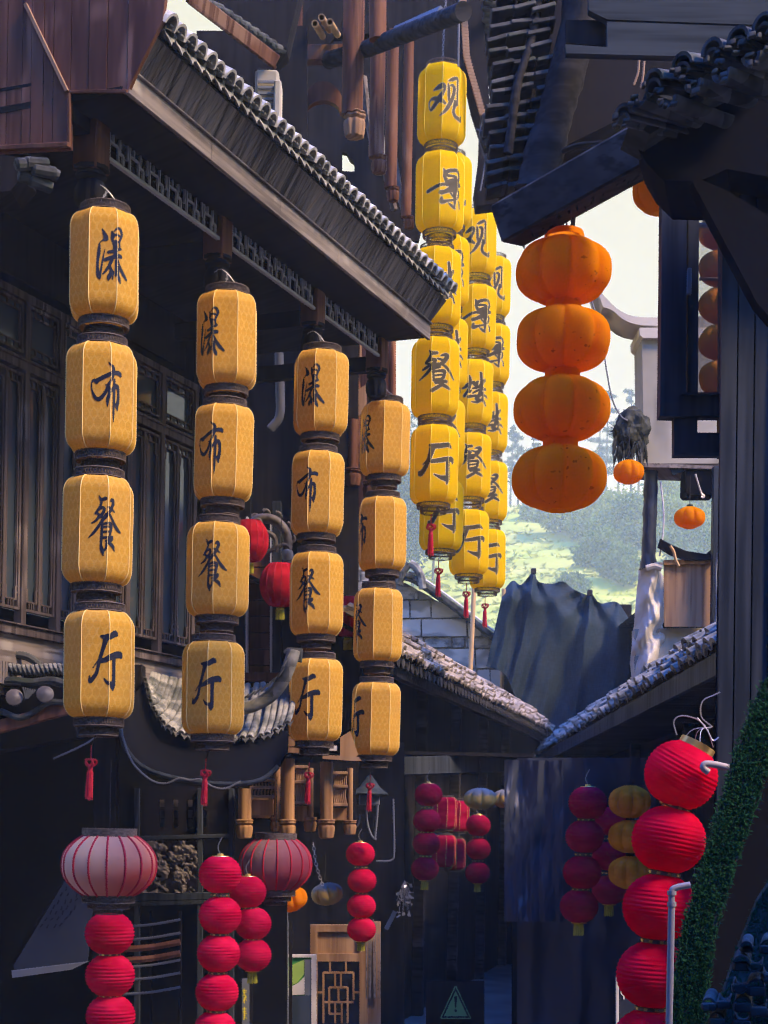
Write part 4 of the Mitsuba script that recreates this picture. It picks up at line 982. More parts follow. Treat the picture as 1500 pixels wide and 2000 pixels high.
solo('bamboo_pole', 'bare bamboo pole leaning upright in front of the stone gable', 'pole', MB().tube([px(927, 1118, 28.8), px(918, 1330, 28.8)], 4.6 * pk(28.8), 10), 'bamboo', 40)
solo('bamboo_pole', 'bamboo pole end standing left of the dark tarpaulin', 'pole', MB().tube([px(984, 1150, 29.3), px(980, 1360, 29.3)], 4.2 * pk(29), 10), 'bamboo', 40)
# tarpaulin thrown over a stack
tp_top = arc([(984, 1152), (1002, 1134), (1018, 1142), (1041, 1118), (1052, 1136), (1078, 1140), (1100, 1136), (1122, 1152), (1148, 1162), (1155, 1158), (1172, 1178), (1205, 1176), (1226, 1204), (1238, 1210)], 90)
tp_bot = arc([(950, 1300), (985, 1316), (1002, 1350), (1020, 1400), (1060, 1450), (1120, 1460), (1180, 1440), (1236, 1400)], 90)
V, rg = [], np.random.default_rng(2)
t90 = np.linspace(0, 1, 90)
peaks = [.10, .27, .62, .88]
fold = sum(np.exp(-((t90 - c) / w) ** 2) * h for c, w, h in [(.08, .05, .4), (.27, .045, .9), (.36, .05, -.3), (.48, .06, .2), (.63, .05, .7), (.76, .06, -.4), (.86, .045, .4), (.97, .04, .3)])
for i in range(90):
    for j in range(40):
        s = j / 39
        u = interp(s, tp_top[i][0], tp_bot[i][0]); v = interp(s, tp_top[i][1], tp_bot[i][1])
        hang = min(1, s * 6)
        w_ = meshkit.fbm(np.array([t90[i] * 6, s * 2.2, 4.0]), 3, 8) - .5
        w_ = meshkit.fbm(np.array([t90[i] * 4, s * 1.6, 4.0]), 3, 8) - .5
        dd = 29.3 - .3 * s - .30 * w_ * hang + .25 * (1 - hang)
        for (pu, pv, nn, A_) in ((1041, 1112, 11, .11), (1152, 1154, 9, .09), (1002, 1128, 8, .06), (1210, 1172, 8, .06)):
            rr = math.hypot(u - pu, v - pv); dd -= A_ * math.exp(-rr / 95) * (math.cos(nn * math.atan2(u - pu, v - pv + 4) + 3 * w_) + .9) * min(1, rr / 14)
        q_ = t90[i] * 31 + 1.1 * s + 3.2 * w_
        dd -= .13 * min(1, s * 1.6) * abs(math.sin(q_ * .5)) ** 1.6 + .035 * s * math.sin(q_ * 2.3)
        V.append(px(u, v, dd))
V = np.array(V); m = MB(); m.add(V, grid(90, 40)); m.add(V + [0, .03, 0], grid(90, 40)[:, ::-1])
tk = thing('tarpaulin', 'dark blue-grey tarpaulin draped in folds over a stack beyond the lane roofs', 'tarpaulin')
part(tk, 'sheet', m, 'tarp_dark', True)
part(tk, 'side_fold', pp(MB(), [(1204, 1214), (1236, 1206), (1230, 1260), (1238, 1330), (1240, 1410), (1200, 1430)], 29.5, .1), 'tarp_dark')
for u, v in [(1042, 1116), (1152, 1158)]:
    part(tk, 'peg', MB().box(px(u, v, 29.2), [.045, 0, 0], [0, .05, 0], [0, 0, .05], .01), 'cable_black')
part(tk, 'stack', MB().box(px(1100, 1330, 30.2), [1.15, 0, 0], [0, .6, 0], [0, 0, 1.35]), 'wood_dark')
# ---------------------------------------------------------------- pale wall, posts and boards on the right
pw = thing('plaster_wall', 'pale stained plaster wall block with a curved horn eave behind the dark window frame', 'wall')
DW = 16.0
part(pw, 'block', pp(MB(), [(1254, 655), (1415, 655), (1415, 905), (1258, 905)], DW, .5), 'plaster')
part(pw, 'cap', pp(MB(), [(1249, 640), (1420, 640), (1420, 660), (1256, 660), (1250, 654)], DW - .05, .6), 'stone')
part(pw, 'cap_top', pp(MB(), [(1252, 622), (1420, 616), (1420, 640), (1252, 640)], DW, .5), 'plaster')
hn = arc([(1164, 560), (1184, 582), (1210, 606), (1240, 618), (1285, 620)], 20); hl = arc([(1178, 600), (1196, 606), (1218, 624), (1246, 634), (1285, 636)], 20)
part(pw, 'horn_eave', pp(MB(), list(map(tuple, hn)) + list(map(tuple, hl[::-1])), DW - .04, .5), 'stone')
part(pw, 'sill', pp(MB(), [(1255, 904), (1408, 910), (1408, 916), (1255, 912)], DW - .08, .6), 'wood_grey')
m = MB(); ptube(m, [(1172, 576), (1188, 596), (1178, 560)], DW - .1, 1.6, 5)
m = MB(); ptube(m, [(1145, 560), (1172, 640), (1184, 720), (1196, 780), (1212, 812), (1226, 822)], DW - .4, 1.6, 5, 40)
solo('hanging_wire', 'thin wire curving down from the beam to the bundle of rags', 'wire', m, 'cable_grey')
rb = MB(); rg = np.random.default_rng(9)
base = trimesh.creation.icosphere(3)
vv = base.vertices * np.array([33 * pk(DW), .2, 44 * pk(DW)])
vv = vv * (1 + .7 * (meshkit.fbm(base.vertices * 2.2 + 5, 3, 3) - .5)[:, None]) + .10 * vv[:, 2:3] * np.array([.8, 0, 0])
rb.add(vv + px(1232, 842, DW - .1), base.faces)
rk = thing('rag_bundle', 'dark ragged bundle tied to the corner of the pale plaster wall', 'bundle')
part(rk, 'bundle', rb, 'moss_rag')
m = MB()
for i in range(70):
    u = rg.uniform(1195, 1262); v = rg.uniform(850, 890)
    p = px(u, v, DW - .1 - rg.uniform(0, .2)); m.add([p, p + [.02, 0, 0], p + [rg.uniform(-.04, .05), rg.uniform(-.03, .03), -rg.uniform(.06, .2)], p + [rg.uniform(-.03, .03), .02, -.02]], [[0, 1, 2], [0, 2, 3]])
for i in range(40):
    u = rg.uniform(1196, 1235); p = px(u, 800 + abs(u - 1250) * .9, DW - .1); q = p + np.array([-rg.uniform(.03, .1), rg.uniform(-.05, .05), rg.uniform(-.06, .05)]); m.add([p, p + [.015, 0, .015], q], [[0, 1, 2]])
part(rk, 'tatter', m, 'moss_rag', stuff=True)
wp = thing('wrapped_post', 'post wrapped in crumpled dark plastic under the pale plaster wall', 'post')
m = MB(); n = 26; ang = np.arange(18) * 2 * math.pi / 18; v = []
for j in range(60):
    t = j / 59; c = px(interp(t, 1272, 1266), interp(t, 912, 1112), DW + .1)
    r = .068 * (1 + .35 * (meshkit.fbm(np.stack([np.cos(ang) * 1.6, np.sin(ang) * 1.6, ang * 0 + t * 9], 1), 3, 7) - .5) + (.35 * max(0, t - .86) * 7 if t > .86 else 0))
    v.append(c + np.stack([r * np.cos(ang), r * np.sin(ang), ang * 0], 1))
q = grid(60, 18); q2 = np.stack([np.arange(59) * 18 + 17, (np.arange(59) + 1) * 18 + 17, (np.arange(59) + 1) * 18, np.arange(59) * 18], 1)
m.add(np.vstack(v), np.vstack([q, q2])); part(wp, 'wrap', m, 'sheet_blue', True)
m = MB(); ptube(m, [(1290, 940), (1296, 1000), (1294, 1050), (1288, 1086)], DW, 1.8); part(wp, 'loose_cord', m, 'white_paint')
pb = thing('plastic_bundle', 'tall bundle wrapped in pale translucent plastic beside the plywood board', 'bundle'); m = MB(); v = []
for j in range(70):
    t = j / 69
    a_ = np.interp(t, [0, .06, .2, .5, .8, 1], [1256, 1250, 1244, 1238, 1230, 1236]); b_ = np.interp(t, [0, .06, .2, .45, .5, .8, 1], [1296, 1294, 1302, 1304, 1298, 1296, 1294])
    for i in range(34):
        s = i / 33
        d = DW + .2 - .22 * math.sin(math.pi * s) - .14 * (meshkit.fbm(np.array([s * 3.2 + 2 * t, t * 7 - s * 3, 2.0]), 3, 5) - .5) - .05 * math.sin(9 * s + 20 * t)
        v.append(px(interp(s, a_, b_) + 5 * math.sin(t * 30 + s * 9) * (s > .9), interp(t, 1098, 1345), d))
m.add(np.array(v), grid(70, 34)[:, ::-1]); part(pb, 'wrap', m, 'plastic_pale', True)
m = MB(); ptube(m, [(1262, 1110), (1278, 1106), (1292, 1110)], DW - .03, 6, 8); part(pb, 'neck_twist', m, 'plastic_pale', 40)
part(pb, 'core', pbar(MB(), 1268, 1110, 1266, 1345, DW + .35, DW + .35, 40, .1), 'white_paint')
bd = thing('plywood_board', 'brown plywood board fixed between the plastic bundle and the right post', 'board')
part(bd, 'sheet', pp(MB(), [(1297, 1103), (1391, 1098), (1392, 1224), (1298, 1224)], DW, .03), 'wood_pale')
part(bd, 'top_batten', pp(MB(), [(1297, 1094), (1391, 1090), (1391, 1101), (1297, 1103)], DW - .03, .05), 'wood_warm')
solo('bamboo_sliver', 'thin curved sliver of bamboo stuck on top of the plywood board', 'stick', ptube(MB(), [(1309, 1066), (1316, 1078), (1320, 1094), (1326, 1106)], DW - .1, 3), 'bamboo')
rpst = thing('right_post', 'slim grey post with cables right of the plywood board', 'post')
part(rpst, 'shaft', pbar(MB(), 1398, 912, 1394, 1250, DW - .1, DW - .1, 12, .1), 'wood_blue')
m = MB(); ptube(m, [(1402, 1080), (1398, 1120), (1400, 1180), (1396, 1230)], DW - .2, 2.5); part(rpst, 'cable', m, 'cable_grey')
solo('dark_box', 'dark box hung under the sill of the pale plaster wall', 'box', pp(MB(), [(1340, 914), (1396, 916), (1396, 966), (1344, 966), (1339, 960)], DW - .05, .3), 'leather_dark')
solo('metal_hook', 'bent metal hook hanging on the front of the dark box', 'hook', ptube(MB(), [(1358, 926), (1364, 946), (1370, 964), (1375, 968), (1374, 972), (1369, 970)], DW - .12, 2), 'steel')
solo('torn_flap', 'torn dark flap hanging from the plaster wall sill', 'flap', pp(MB(), [(1308, 912), (1336, 914), (1336, 920), (1314, 928)], DW - .06, .02), 'tarp_dark')
solo('rubber_strip', 'sagging black rubber strip strung above the plywood board', 'strip', pp(MB(), [(1290, 1052), (1312, 1064), (1340, 1076), (1392, 1084), (1392, 1094), (1340, 1094), (1310, 1084), (1285, 1068)], DW - .06, .04), 'leather_dark')
solo('low_wall', 'stained whitewashed low wall under the plywood board', 'wall', pp(MB(), [(1240, 1228), (1394, 1226), (1394, 1400), (1240, 1400)], DW + .1, .2), 'plaster')
# ---------------------------------------------------------------- near building on the right
nb = thing('near_building', 'dark near building filling the right edge with mossy tile eave and brace', 'house')
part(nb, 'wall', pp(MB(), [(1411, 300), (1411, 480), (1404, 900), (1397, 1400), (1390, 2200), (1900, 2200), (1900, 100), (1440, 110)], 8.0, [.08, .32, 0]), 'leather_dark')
for i in range(6):
    a_, b_ = 1412 + i * 33, 1444 + i * 33
    part(nb, 'wall_plank', pp(MB(), [(a_ + (2 if i else 0), 330), (b_, 330), (b_ - 22, 2100), (a_ - 20 if i else a_ - 16, 2100)], 7.97 + .008 * (i % 3), .03), 'wood_blue')
part(nb, 'eave_underside', pp(MB(), [(1238, 276), (1258, 232), (1300, 190), (1390, 140), (1490, 95), (1900, -100), (1900, 420), (1420, 330), (1385, 346), (1362, 354), (1296, 352), (1262, 318)], 7.7, [.13, .5, 0]), 'leather_dark')
part(nb, 'brace', pp(MB(), [(1352, 355), (1368, 350), (1420, 372), (1500, 420), (1520, 640), (1478, 590)], 7.6, .1), 'leather_dark')
part(nb, 'purlin', MB().tube([px(1302, 232, 7.6), px(1402, 166, 7.4)], .022, 10), 'wood_beam', 40)
rg = random.Random(44)
for i, (u, v, r) in enumerate([(1216, 216, 24), (1248, 178, 22), (1276, 150, 26), (1305, 182, 20), (1332, 118, 27), (1352, 150, 22), (1390, 90, 28), (1408, 128, 24), (1440, 66, 28), (1466, 96, 24), (1490, 40, 28), (1520, 64, 26)]):
    D = 7.35 - .04 * i; up = i % 2 == 0 or i == 0
    m = MB(); ax = nrm([.75, .6, .12 + rg.uniform(-.1, .1)]); sd = nrm(np.cross(ax, [0, 0, 1])); uu = nrm(np.cross(sd, ax))
    pipe_half(m, px(u, v + r * .4, D), ax, uu, sd, r * pk(D), .016, .4, 9, 1 if up else -1)
    if up: pipe_half(m, px(u, v + r * .9, D + .02), ax, uu, sd, r * .8 * pk(D), .014, .4, 9, 1)
    for q in range(4):
        b = px(u + rg.uniform(-r, r) * .8, v + rg.uniform(.5, 1.4) * r, D - .01); m.box(b, nrm([1, rg.uniform(-.5, .5), .2]) * rg.uniform(.008, .02), [0, .015, 0], [0, 0, rg.uniform(.006, .014)], .004)
    part(nb, 'mossy_tile', m, 'tile_dark', 50)
part(nb, 'tile_bed', pp(MB(), [(1230, 240), (1290, 180), (1400, 116), (1520, 50), (1520, 120), (1400, 180), (1270, 262)], 7.5, .3), 'moss_rag')
# cantilever beam that carries the pumpkin stack
cb = thing('cantilever_beam', 'thick dark timber beam jutting left from the right eave above the orange pumpkins', 'beam')
p0, p1 = px(988, 443, 9.2), px(1300, 268, 8.6)
part(cb, 'beam', MB().bar(p0, p1, 78 * pk(9), .24, (0, 1, 0), .012), 'wood_beam')
m = MB(); rg = np.random.default_rng(6)
for i in range(46):
    t = rg.uniform(.05, 1); b = interp(t, p0, p1) + np.array([0, rg.uniform(-.1, .1), 0]) + nrm([.48, 0, -.86]) * (39 * pk(9)); m.add([b + [-.012, 0, .01], b + [.014, 0, .01], b + [rg.uniform(-.02, .02), 0, -rg.uniform(.006, .03)]], [[0, 1, 2], [2, 1, 0]])
part(cb, 'splinter', m, 'wood_beam', stuff=True)
for pts in ([(1096, 296), (1130, 284), (1184, 280)], [(1146, 326), (1182, 284), (1240, 240)]):
    m = MB(); ptube(m, pts, 9.3, 6, 7); part(cb, 'branch', m, 'wood_beam', 40)
part(cb, 'hook_post', pbar(MB(), 1116, 470, 1122, 400, 9.2, 9.2, 8, .03), 'wood_dark')
# high roof underside, top right
hr = thing('high_roof', 'underside of an old tiled roof with heavy rafters at the top right', 'roof')
DH = 9.4
part(hr, 'soffit', pp(MB(), [(985, -80), (1700, -80), (1700, 60), (1262, 192), (1204, 236), (1106, 284), (1094, 310), (1024, 384), (1000, 376), (965, 330), (960, 250), (972, 120), (980, 60)], DH + .25, .3), 'wood_dark')
rg = random.Random(17)
for i in range(17):
    for j in range(3):
        v = 372 - i * 26 + rg.uniform(-5, 5) - j * 6; u0 = 966 + j * 40 + i * 1.6 + 5 * math.sin(i) - (6 if i > 9 else 0)
        m = MB(); p = px(u0 + rg.uniform(-4, 4), v, DH + .1 - .008 * i)
        m.box(p, nrm([1, .1, .25 + rg.uniform(-.1, .1)]) * rg.uniform(.055, .075), [0, .09, 0], nrm([-.25, .2, 1]) * .014, .005)
        part(hr, 'under_tile', m, 'tile_dark')
for pts, r in [([(1150, -60), (1118, 100), (1080, 240), (1040, 376)], 36), ([(1058, -60), (1042, 60), (1012, 160), (1000, 240), (992, 300)], 9)]:
    m = MB(); P = arc([px(u, v, DH - .05) for u, v in pts], 24); w = r * pk(DH)
    m.tube(P, w * (1 + .10 * np.array([rg.uniform(-1, 1) for _ in P])), 12); part(hr, 'rafter', m, 'wood_beam', 40)
part(hr, 'cross_plank', pp(MB(), [(1186, 42), (1700, 60), (1700, 128), (1340, 110), (1106, 104), (1104, 86), (1186, 92)], DH - .5, .06), 'wood_slate')
part(hr, 'upper_plank', pp(MB(), [(1150, -60), (1700, -60), (1700, 56), (1186, 38), (1150, 20)], DH - .47, .06), 'wood_slate')
part(hr, 'plank_shadow_board', pp(MB(), [(1106, 38), (1183, 40), (1183, 90), (1106, 84)], DH - .4, .04), 'wood_dark')
m = MB()
for u, v, u2, v2 in [(1248, 118, 1238, 166), (1258, 120, 1252, 172)]: ptube(m, [(u, v), (u - 2, (v + v2) / 2), (u2, v2)], DH - .6, 2.6)
part(hr, 'bent_nail', m, 'wood_pale')
# wires and rag ends at the left verge of that roof
m = MB(); rg = np.random.default_rng(3)
for pts in [[(942, 236), (936, 270), (944, 300), (950, 330), (946, 366)], [(948, 240), (956, 290), (952, 320), (966, 340), (980, 346)], [(930, 252), (950, 262), (952, 290)], [(950, 300), (944, 340), (938, 372)]]:
    ptube(m, pts, 13.6, 1.6, 5)
solo('tangled_wire', 'tangled wires dangling between the gallery eave and the old high roof', 'wire', m, 'cable_grey')
rc = thing('verge_tile_row', 'dark ragged row of roof tile ends right of the topmost yellow lantern', 'tiles')
for i in range(9):
    u, v = 955 + 8 * math.sin(i * 1.9) + i * 1.5, 232 + i * 17
    part(rc, 'tile', MB().box(px(u, v, 13.5 + .03 * i), nrm([1, 0, .3]) * (.055 + .008 * (i % 3)), [0, .08, 0], nrm([-.3, 0, 1]) * .03, .01), 'tile_dark')
part(rc, 'backing', pp(MB(), [(938, 225), (975, 225), (1004, 372), (1010, 392), (930, 402), (926, 372), (936, 300)], 13.9, .2), 'wood_dark')
# dark hanging window frame on the right
wf = thing('window_frame', 'dark blue-black timber window frame with a dusty pane on the right', 'window')
DF = 8.6
part(wf, 'stile', pp(MB(), [(1294, 345), (1342, 345), (1340, 765), (1340, 814), (1289, 812)], DF, .10), 'wood_blue', False)
part(wf, 'inner_stile', pp(MB(), [(1345, 350), (1366, 350), (1363, 768), (1343, 768)], DF + .03, .06), 'wood_blue')
part(wf, 'bottom_rail', pp(MB(), [(1340, 768), (1420, 768), (1420, 812), (1340, 812)], DF + .005, .09), 'wood_blue')
part(wf, 'lower_panel', pp(MB(), Polygon([(1316, 814), (1420, 814), (1420, 890), (1316, 890)]).difference(pr(1362, 815.5, 1406, 845)), DF + .02, .06), 'wood_blue')
m = MB(); pp(m, [(1332, 766), (1410, 766), (1410, 770), (1332, 770)], DF - .02, .03); pp(m, [(1316, 884), (1412, 884), (1412, 890), (1316, 890)], DF - .015, .03)
part(wf, 'bead', m, 'wood_blue')
part(wf, 'pane', pp(MB(), [(1364, 345), (1420, 345), (1420, 768), (1362, 768)], DF + .07, .004), 'pane')
part(wf, 'right_stile', pp(MB(), [(1408, 345), (1470, 345), (1470, 890), (1406, 890)], DF + .01, .08), 'wood_blue')
m = MB(); ptube(m, [(1340, 441), (1400, 440)], DF + .12, 5, 8); part(wf, 'rod', m, 'pipe_white', 40)
m = MB(); ptube(m, [(1366, 545), (1410, 545)], DF + .2, 3.5, 8); part(wf, 'rod', m, 'wood_grey', 40)
part(wf, 'latch', MB().box(px(1346, 550, DF - .01), [.012, 0, 0], [0, .012, 0], [0, 0, .07], .004), 'cable_grey')
# turf-covered bank, pipe and tiles in the lower right corner
tb = thing('turf_slope', 'steep strip of dark green artificial turf in the lower right corner', 'turf strip')
def turf(poly, D0, D1, n, seed, bs):
    mz, m2, rg = MB(), MB(), np.random.default_rng(seed)
    g = Polygon(poly); vmin, vmax = g.bounds[1], g.bounds[3]
    dep = lambda u, v: interp((v - vmin) / (vmax - vmin), D0, D1)
    mz.prism(g, lambda x, y: px(x, y, dep(x, y)), [.02, .12, 0])
    c = 0
    while c < n:
        u, v = rg.uniform(g.bounds[0] - 4, g.bounds[2]), rg.uniform(vmin, vmax)
        if not g.buffer(4).contains(Point(u, v)): continue
        p = px(u, v, dep(u, v)); a = rg.normal(size=3) * .5 + np.array([-.35, -.8, .5]); a = nrm(a) * bs * rg.uniform(.6, 1.3); s = nrm(np.cross(a, rg.normal(size=3))) * bs * .09
        m2.v.append(np.array([p - s, p + s, p + a * .6 + s * .7 + [0, 0, bs * .1], p + a + [0, 0, -bs * .1]])); m2.f.append(np.array([[0, 1, 2], [0, 2, 3]]) + m2.n); m2.n += 4; c += 1
    return mz, m2
a_, b_ = turf([(1492, 1330), (1560, 1330), (1500, 1500), (1440, 1680), (1400, 1810), (1384, 1900), (1380, 2060), (1306, 2060), (1312, 1950), (1340, 1800), (1372, 1700), (1400, 1600), (1440, 1470)], 7.05, 6.6, 9000, 1, .032)
part(tb, 'backing', a_, 'moss_rag'); part(tb, 'blade', b_, 'turf', stuff=True)
t2 = thing('turf_slope', 'second patch of dark artificial turf behind the stacked tiles in the corner', 'turf strip')
a_, b_ = turf([(1520, 1700), (1600, 1700), (1600, 2060), (1400, 2060), (1406, 1960), (1440, 1860), (1480, 1760)], 5.5, 5.2, 4500, 2, .02)
part(t2, 'backing', a_, 'moss_rag'); part(t2, 'blade', b_, 'turf', stuff=True)
solo('dark_sheet', 'near-black sheet added for the dark near building behind the turf strip', 'board', pp(MB(), [(1500, 1480), (1620, 1480), (1620, 2080), (1370, 2080), (1378, 1900), (1440, 1660)], 7.3, .05), 'leather_dark')  # added sheet, its near-black colour stands for the shade of the near building
pi_ = thing('white_pipe', 'white plastic pipe with an elbow in front of the big red lanterns', 'pipe')
m = MB(); ptube(m, [(1312, 1760), (1310, 1850), (1306, 2040)], 6.3, 7, 12); part(pi_, 'riser', m, 'pipe_white', 40)
m = MB(); ptube(m, [(1312, 1768), (1312, 1742), (1320, 1734), (1348, 1728)], 6.3, 6.5, 12); part(pi_, 'elbow', m, 'pipe_white', 40)
for v in (1744, 1766): part(pi_, 'coupling', MB().lathe([(.0, -.008), (.018, -.008), (.018, .008), (0, .008)], 14, px(1312, v, 6.3)), 'pipe_white', 40)
m = MB(); ptube(m, [(1424, 1500), (1400, 1494), (1378, 1492), (1374, 1500), (1384, 1508)], 7.4, 7, 10)
solo('grey_pipe', 'bent grey pipe end beside the topmost big red lantern', 'pipe', m, 'pipe_white', 40)
st = thing('tile_stack', 'stack of dark curved roof tiles in the bottom right corner', 'tiles')
for i, (u, v, r, a) in enumerate([(1458, 1850, 12, 0), (1448, 1882, 17, 0), (1474, 1884, 16, 1), (1446, 1925, 17, 1), (1476, 1930, 18, 0), (1450, 1962, 18, 0), (1480, 1970, 18, 1), (1384, 1962, 14, 0), (1412, 1958, 14, 1), (1448, 1996, 18, 1), (1400, 1992, 16, 0), (1500, 1850, 16, 0), (1504, 1905, 17, 1)]):
    m = MB(); pipe_half(m, px(u, v, 4.9 + .01 * i), nrm([.25, 1, .05]), np.array([0, 0, 1.0]), np.array([1.0, 0, 0]), r * pk(4.9), .006, .2, 8, 1 if a == 0 else -1)
    m.box(px(u, v + r * .3, 4.95), [r * pk(4.9) * .95, 0, 0], [0, .02, 0], [0, 0, r * .5 * pk(4.9)], .004)
    part(st, 'tile', m, 'tile_dark', 50)
# ---------------------------------------------------------------- round paper and silk lanterns, pumpkins
def paper_profile(h, ribs=15, cut=.34, dep=.032):
    out = []
    z0 = math.sqrt(1 - cut ** 2)
    for i in range(ribs * 3 + 1):
        t = i / (ribs * 3) * 2 - 1
        r = math.sqrt(max(0, 1 - (t * z0) ** 2)) ** .92
        out.append((r * (1 - dep * (1 - abs(math.sin(math.pi * i / 3)))), t * h / 2))
    return np.array(out)
PAPER = MB().lathe(paper_profile(1.66), 36).get()
def paper_ply(mat): return mikit.ply(PAPER, mat, True)
PAPER2 = MB().lathe(paper_profile(1.66, 12, .34, .06), 36).get()
PAP = {'red_paper': paper_ply('red_paper'), **{k: mikit.ply(PAPER2, k, True) for k in ('wine_paper', 'crimson_paper')}}
COL = mikit.ply(MB().lathe([(.40, -.055), (.42, -.05), (.42, .05), (.40, .055)], 24).get(), 'band_brown', 40)
foil_ = MB()
for k in range(9):
    a = k * 2 * math.pi / 9; foil_.box([.425 * math.cos(a), .425 * math.sin(a), 0], [-.05 * math.sin(a), .05 * math.cos(a), 0], [.012 * math.cos(a), .012 * math.sin(a), 0], [0, 0, .035])
FOIL = mikit.ply(foil_.get(), 'gold_foil')
CAP = mikit.ply(MB().lathe([(.0, .10), (.14, .10), (.16, .0), (.38, -.01), (.40, -.05), (.0, -.05)], 20).get(), 'gold_foil', 40)
_f = MB(); rg = random.Random(2)
_f.lathe([(0, 0), (.22, -.01), (.24, -.12), (0, -.12)], 14)
for k in range(46):
    a = rg.uniform(0, 6.28); r = rg.uniform(.12, .25); _f.box([r * math.cos(a), r * math.sin(a), -.38], [.018, 0, 0], [0, .018, 0], [.02 * rg.uniform(-1, 1), 0, .28 + rg.uniform(-.03, .03)])
FRINGE = mikit.ply(_f.get(), 'tassel_green')
NTH = ['topmost', 'second', 'third', 'fourth', 'fifth']
def red_string(rows, D, wpx, mat, where, grp, fringe=True, tilt=None, hsc=1.0, cap=True):
    n = len(rows)
    for i, (u, v) in enumerate(rows):
        r = wpx / 2 * pk(D); c = px(u, v, D)
        tl = tilt[i] if tilt else (0, 0)
        M = T().translate(list(c)).rotate([0, 1, 0], tl[0]).rotate([1, 0, 0], tl[1]).rotate([0, 0, 1], 37 * i).scale([r, r, r * hsc])
        nm = 'lowest' if i == n - 1 and n > 1 else NTH[i]
        k = thing('paper_lantern', f'{"dark red" if mat == "wine_paper" else "red"} paper lantern, {nm} in {where}', 'lantern', grp)
        part(k, 'shade', {**PAP[mat], 'to_world': M}, None)
        if i < n - 1:
            mid = (c + px(*rows[i + 1], D)) / 2
            Q = T().translate(list(mid)).rotate([0, 1, 0], tl[0] * .8).scale(r)
            part(k, 'collar', {**COL, 'to_world': Q}, None); part(k, 'collar_foil', {**FOIL, 'to_world': Q}, None)
        elif fringe:
            Q = T().translate(list(c - np.array([0, 0, r * .83 * hsc]))).scale(r)
            part(k, 'fringe', {**FRINGE, 'to_world': Q}, None); part(k, 'collar_foil', {**CAP, 'to_world': Q}, None)
        if i == 0 and cap:
            Q = T().translate(list(c)).rotate([0, 1, 0], tl[0]).rotate([1, 0, 0], tl[1]).translate([0, 0, r * .86 * hsc]).scale(r)
            part(k, 'cap', {**CAP, 'to_world': Q}, None)
            m = MB(); m.tube(arc([c + [0, 0, r * .9], c + [-.02, 0, r * 1.25], c + [.01, 0, r * 1.7]], 8), .004, 5); part(k, 'hanger', m, 'cable_grey')
G1 = 'red paper lanterns hung in strings'
red_string([(214, 1823), (215, 1905), (216, 1985)], 11.6, 98, 'crimson_paper', 'the string under the pale striped lantern', G1, False, cap=False)
red_string([(430, 1708), (430, 1788), (427, 1862), (424, 1938), (420, 2012)], 11.8, 86, 'crimson_paper', 'the string left of the mauve striped lantern', G1, False)
red_string([(484, 1742), (494, 1804), (494, 1865)], 12.9, 74, 'crimson_paper', 'the short string partly behind the mauve striped lantern', G1, True)
red_string([(704, 1668), (707, 1720), (706, 1770), (706, 1815)], 15.8, 58, 'crimson_paper', 'the string above the plain wooden door', G1, True, hsc=.95)
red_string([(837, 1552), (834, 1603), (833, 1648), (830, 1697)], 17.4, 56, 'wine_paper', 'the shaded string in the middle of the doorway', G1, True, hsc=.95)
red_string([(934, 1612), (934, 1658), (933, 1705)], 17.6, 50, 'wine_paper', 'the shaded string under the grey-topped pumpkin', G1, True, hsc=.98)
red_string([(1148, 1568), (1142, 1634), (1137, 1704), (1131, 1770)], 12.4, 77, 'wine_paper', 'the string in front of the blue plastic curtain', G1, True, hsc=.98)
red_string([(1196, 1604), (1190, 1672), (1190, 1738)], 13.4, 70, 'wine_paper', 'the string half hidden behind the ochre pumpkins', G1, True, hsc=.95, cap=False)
big = [(1330, 1514), (1306, 1640), (1288, 1772), (1276, 1904), (1268, 2036)]
red_string(big, 7.6, 146, 'red_paper', 'the big string in front of the turf slope', 'big red paper lanterns by the turf slope', False, [(28, 8), (10, 0), (5, 0), (3, 0), (2, 0)], hsc=1.03, cap=False)
bg0 = 'paper_lantern_031'
bigk = [k for k in labels if k.startswith('paper_lantern') and '__' not in k and 'the big string' in labels[k]['label']]
c = px(1330, 1514, 7.6); r = 73 * pk(7.6); axb = np.array([math.sin(math.radians(28)), 0, math.cos(math.radians(28))])
m = MB().lathe([(r * .46, -.012), (r * .50, -.012), (r * .50, .022), (r * .46, .022), (r * .46, -.012)], 30, c + axb * r * .84, axis=axb)
part(bigk[0], 'rim', m, 'gold_foil', 40)
m = MB(); hub = px(1390, 1420, 7.6)
for k in range(4):
    an = k * 1.57; e = c + axb * r * .86 + np.array([math.cos(an) * r * .45, math.sin(an) * r * .45, 0]); m.tube(arc([e, (e + hub) / 2 + [-.02, 0, .03], hub], 10), .0022, 5)
ptube(m, [(1322, 1436), (1316, 1410), (1330, 1398), (1360, 1404), (1378, 1418)], 7.5, 1.5, 5); ptube(m, [(1392, 1420), (1370, 1400), (1372, 1370), (1394, 1358), (1406, 1352)], 7.6, 1.5, 5); ptube(m, [(1362, 1402), (1380, 1424), (1392, 1446), (1404, 1440)], 7.5, 1.5, 5)
part(bigk[0], 'hanging_wire', m, 'steel')
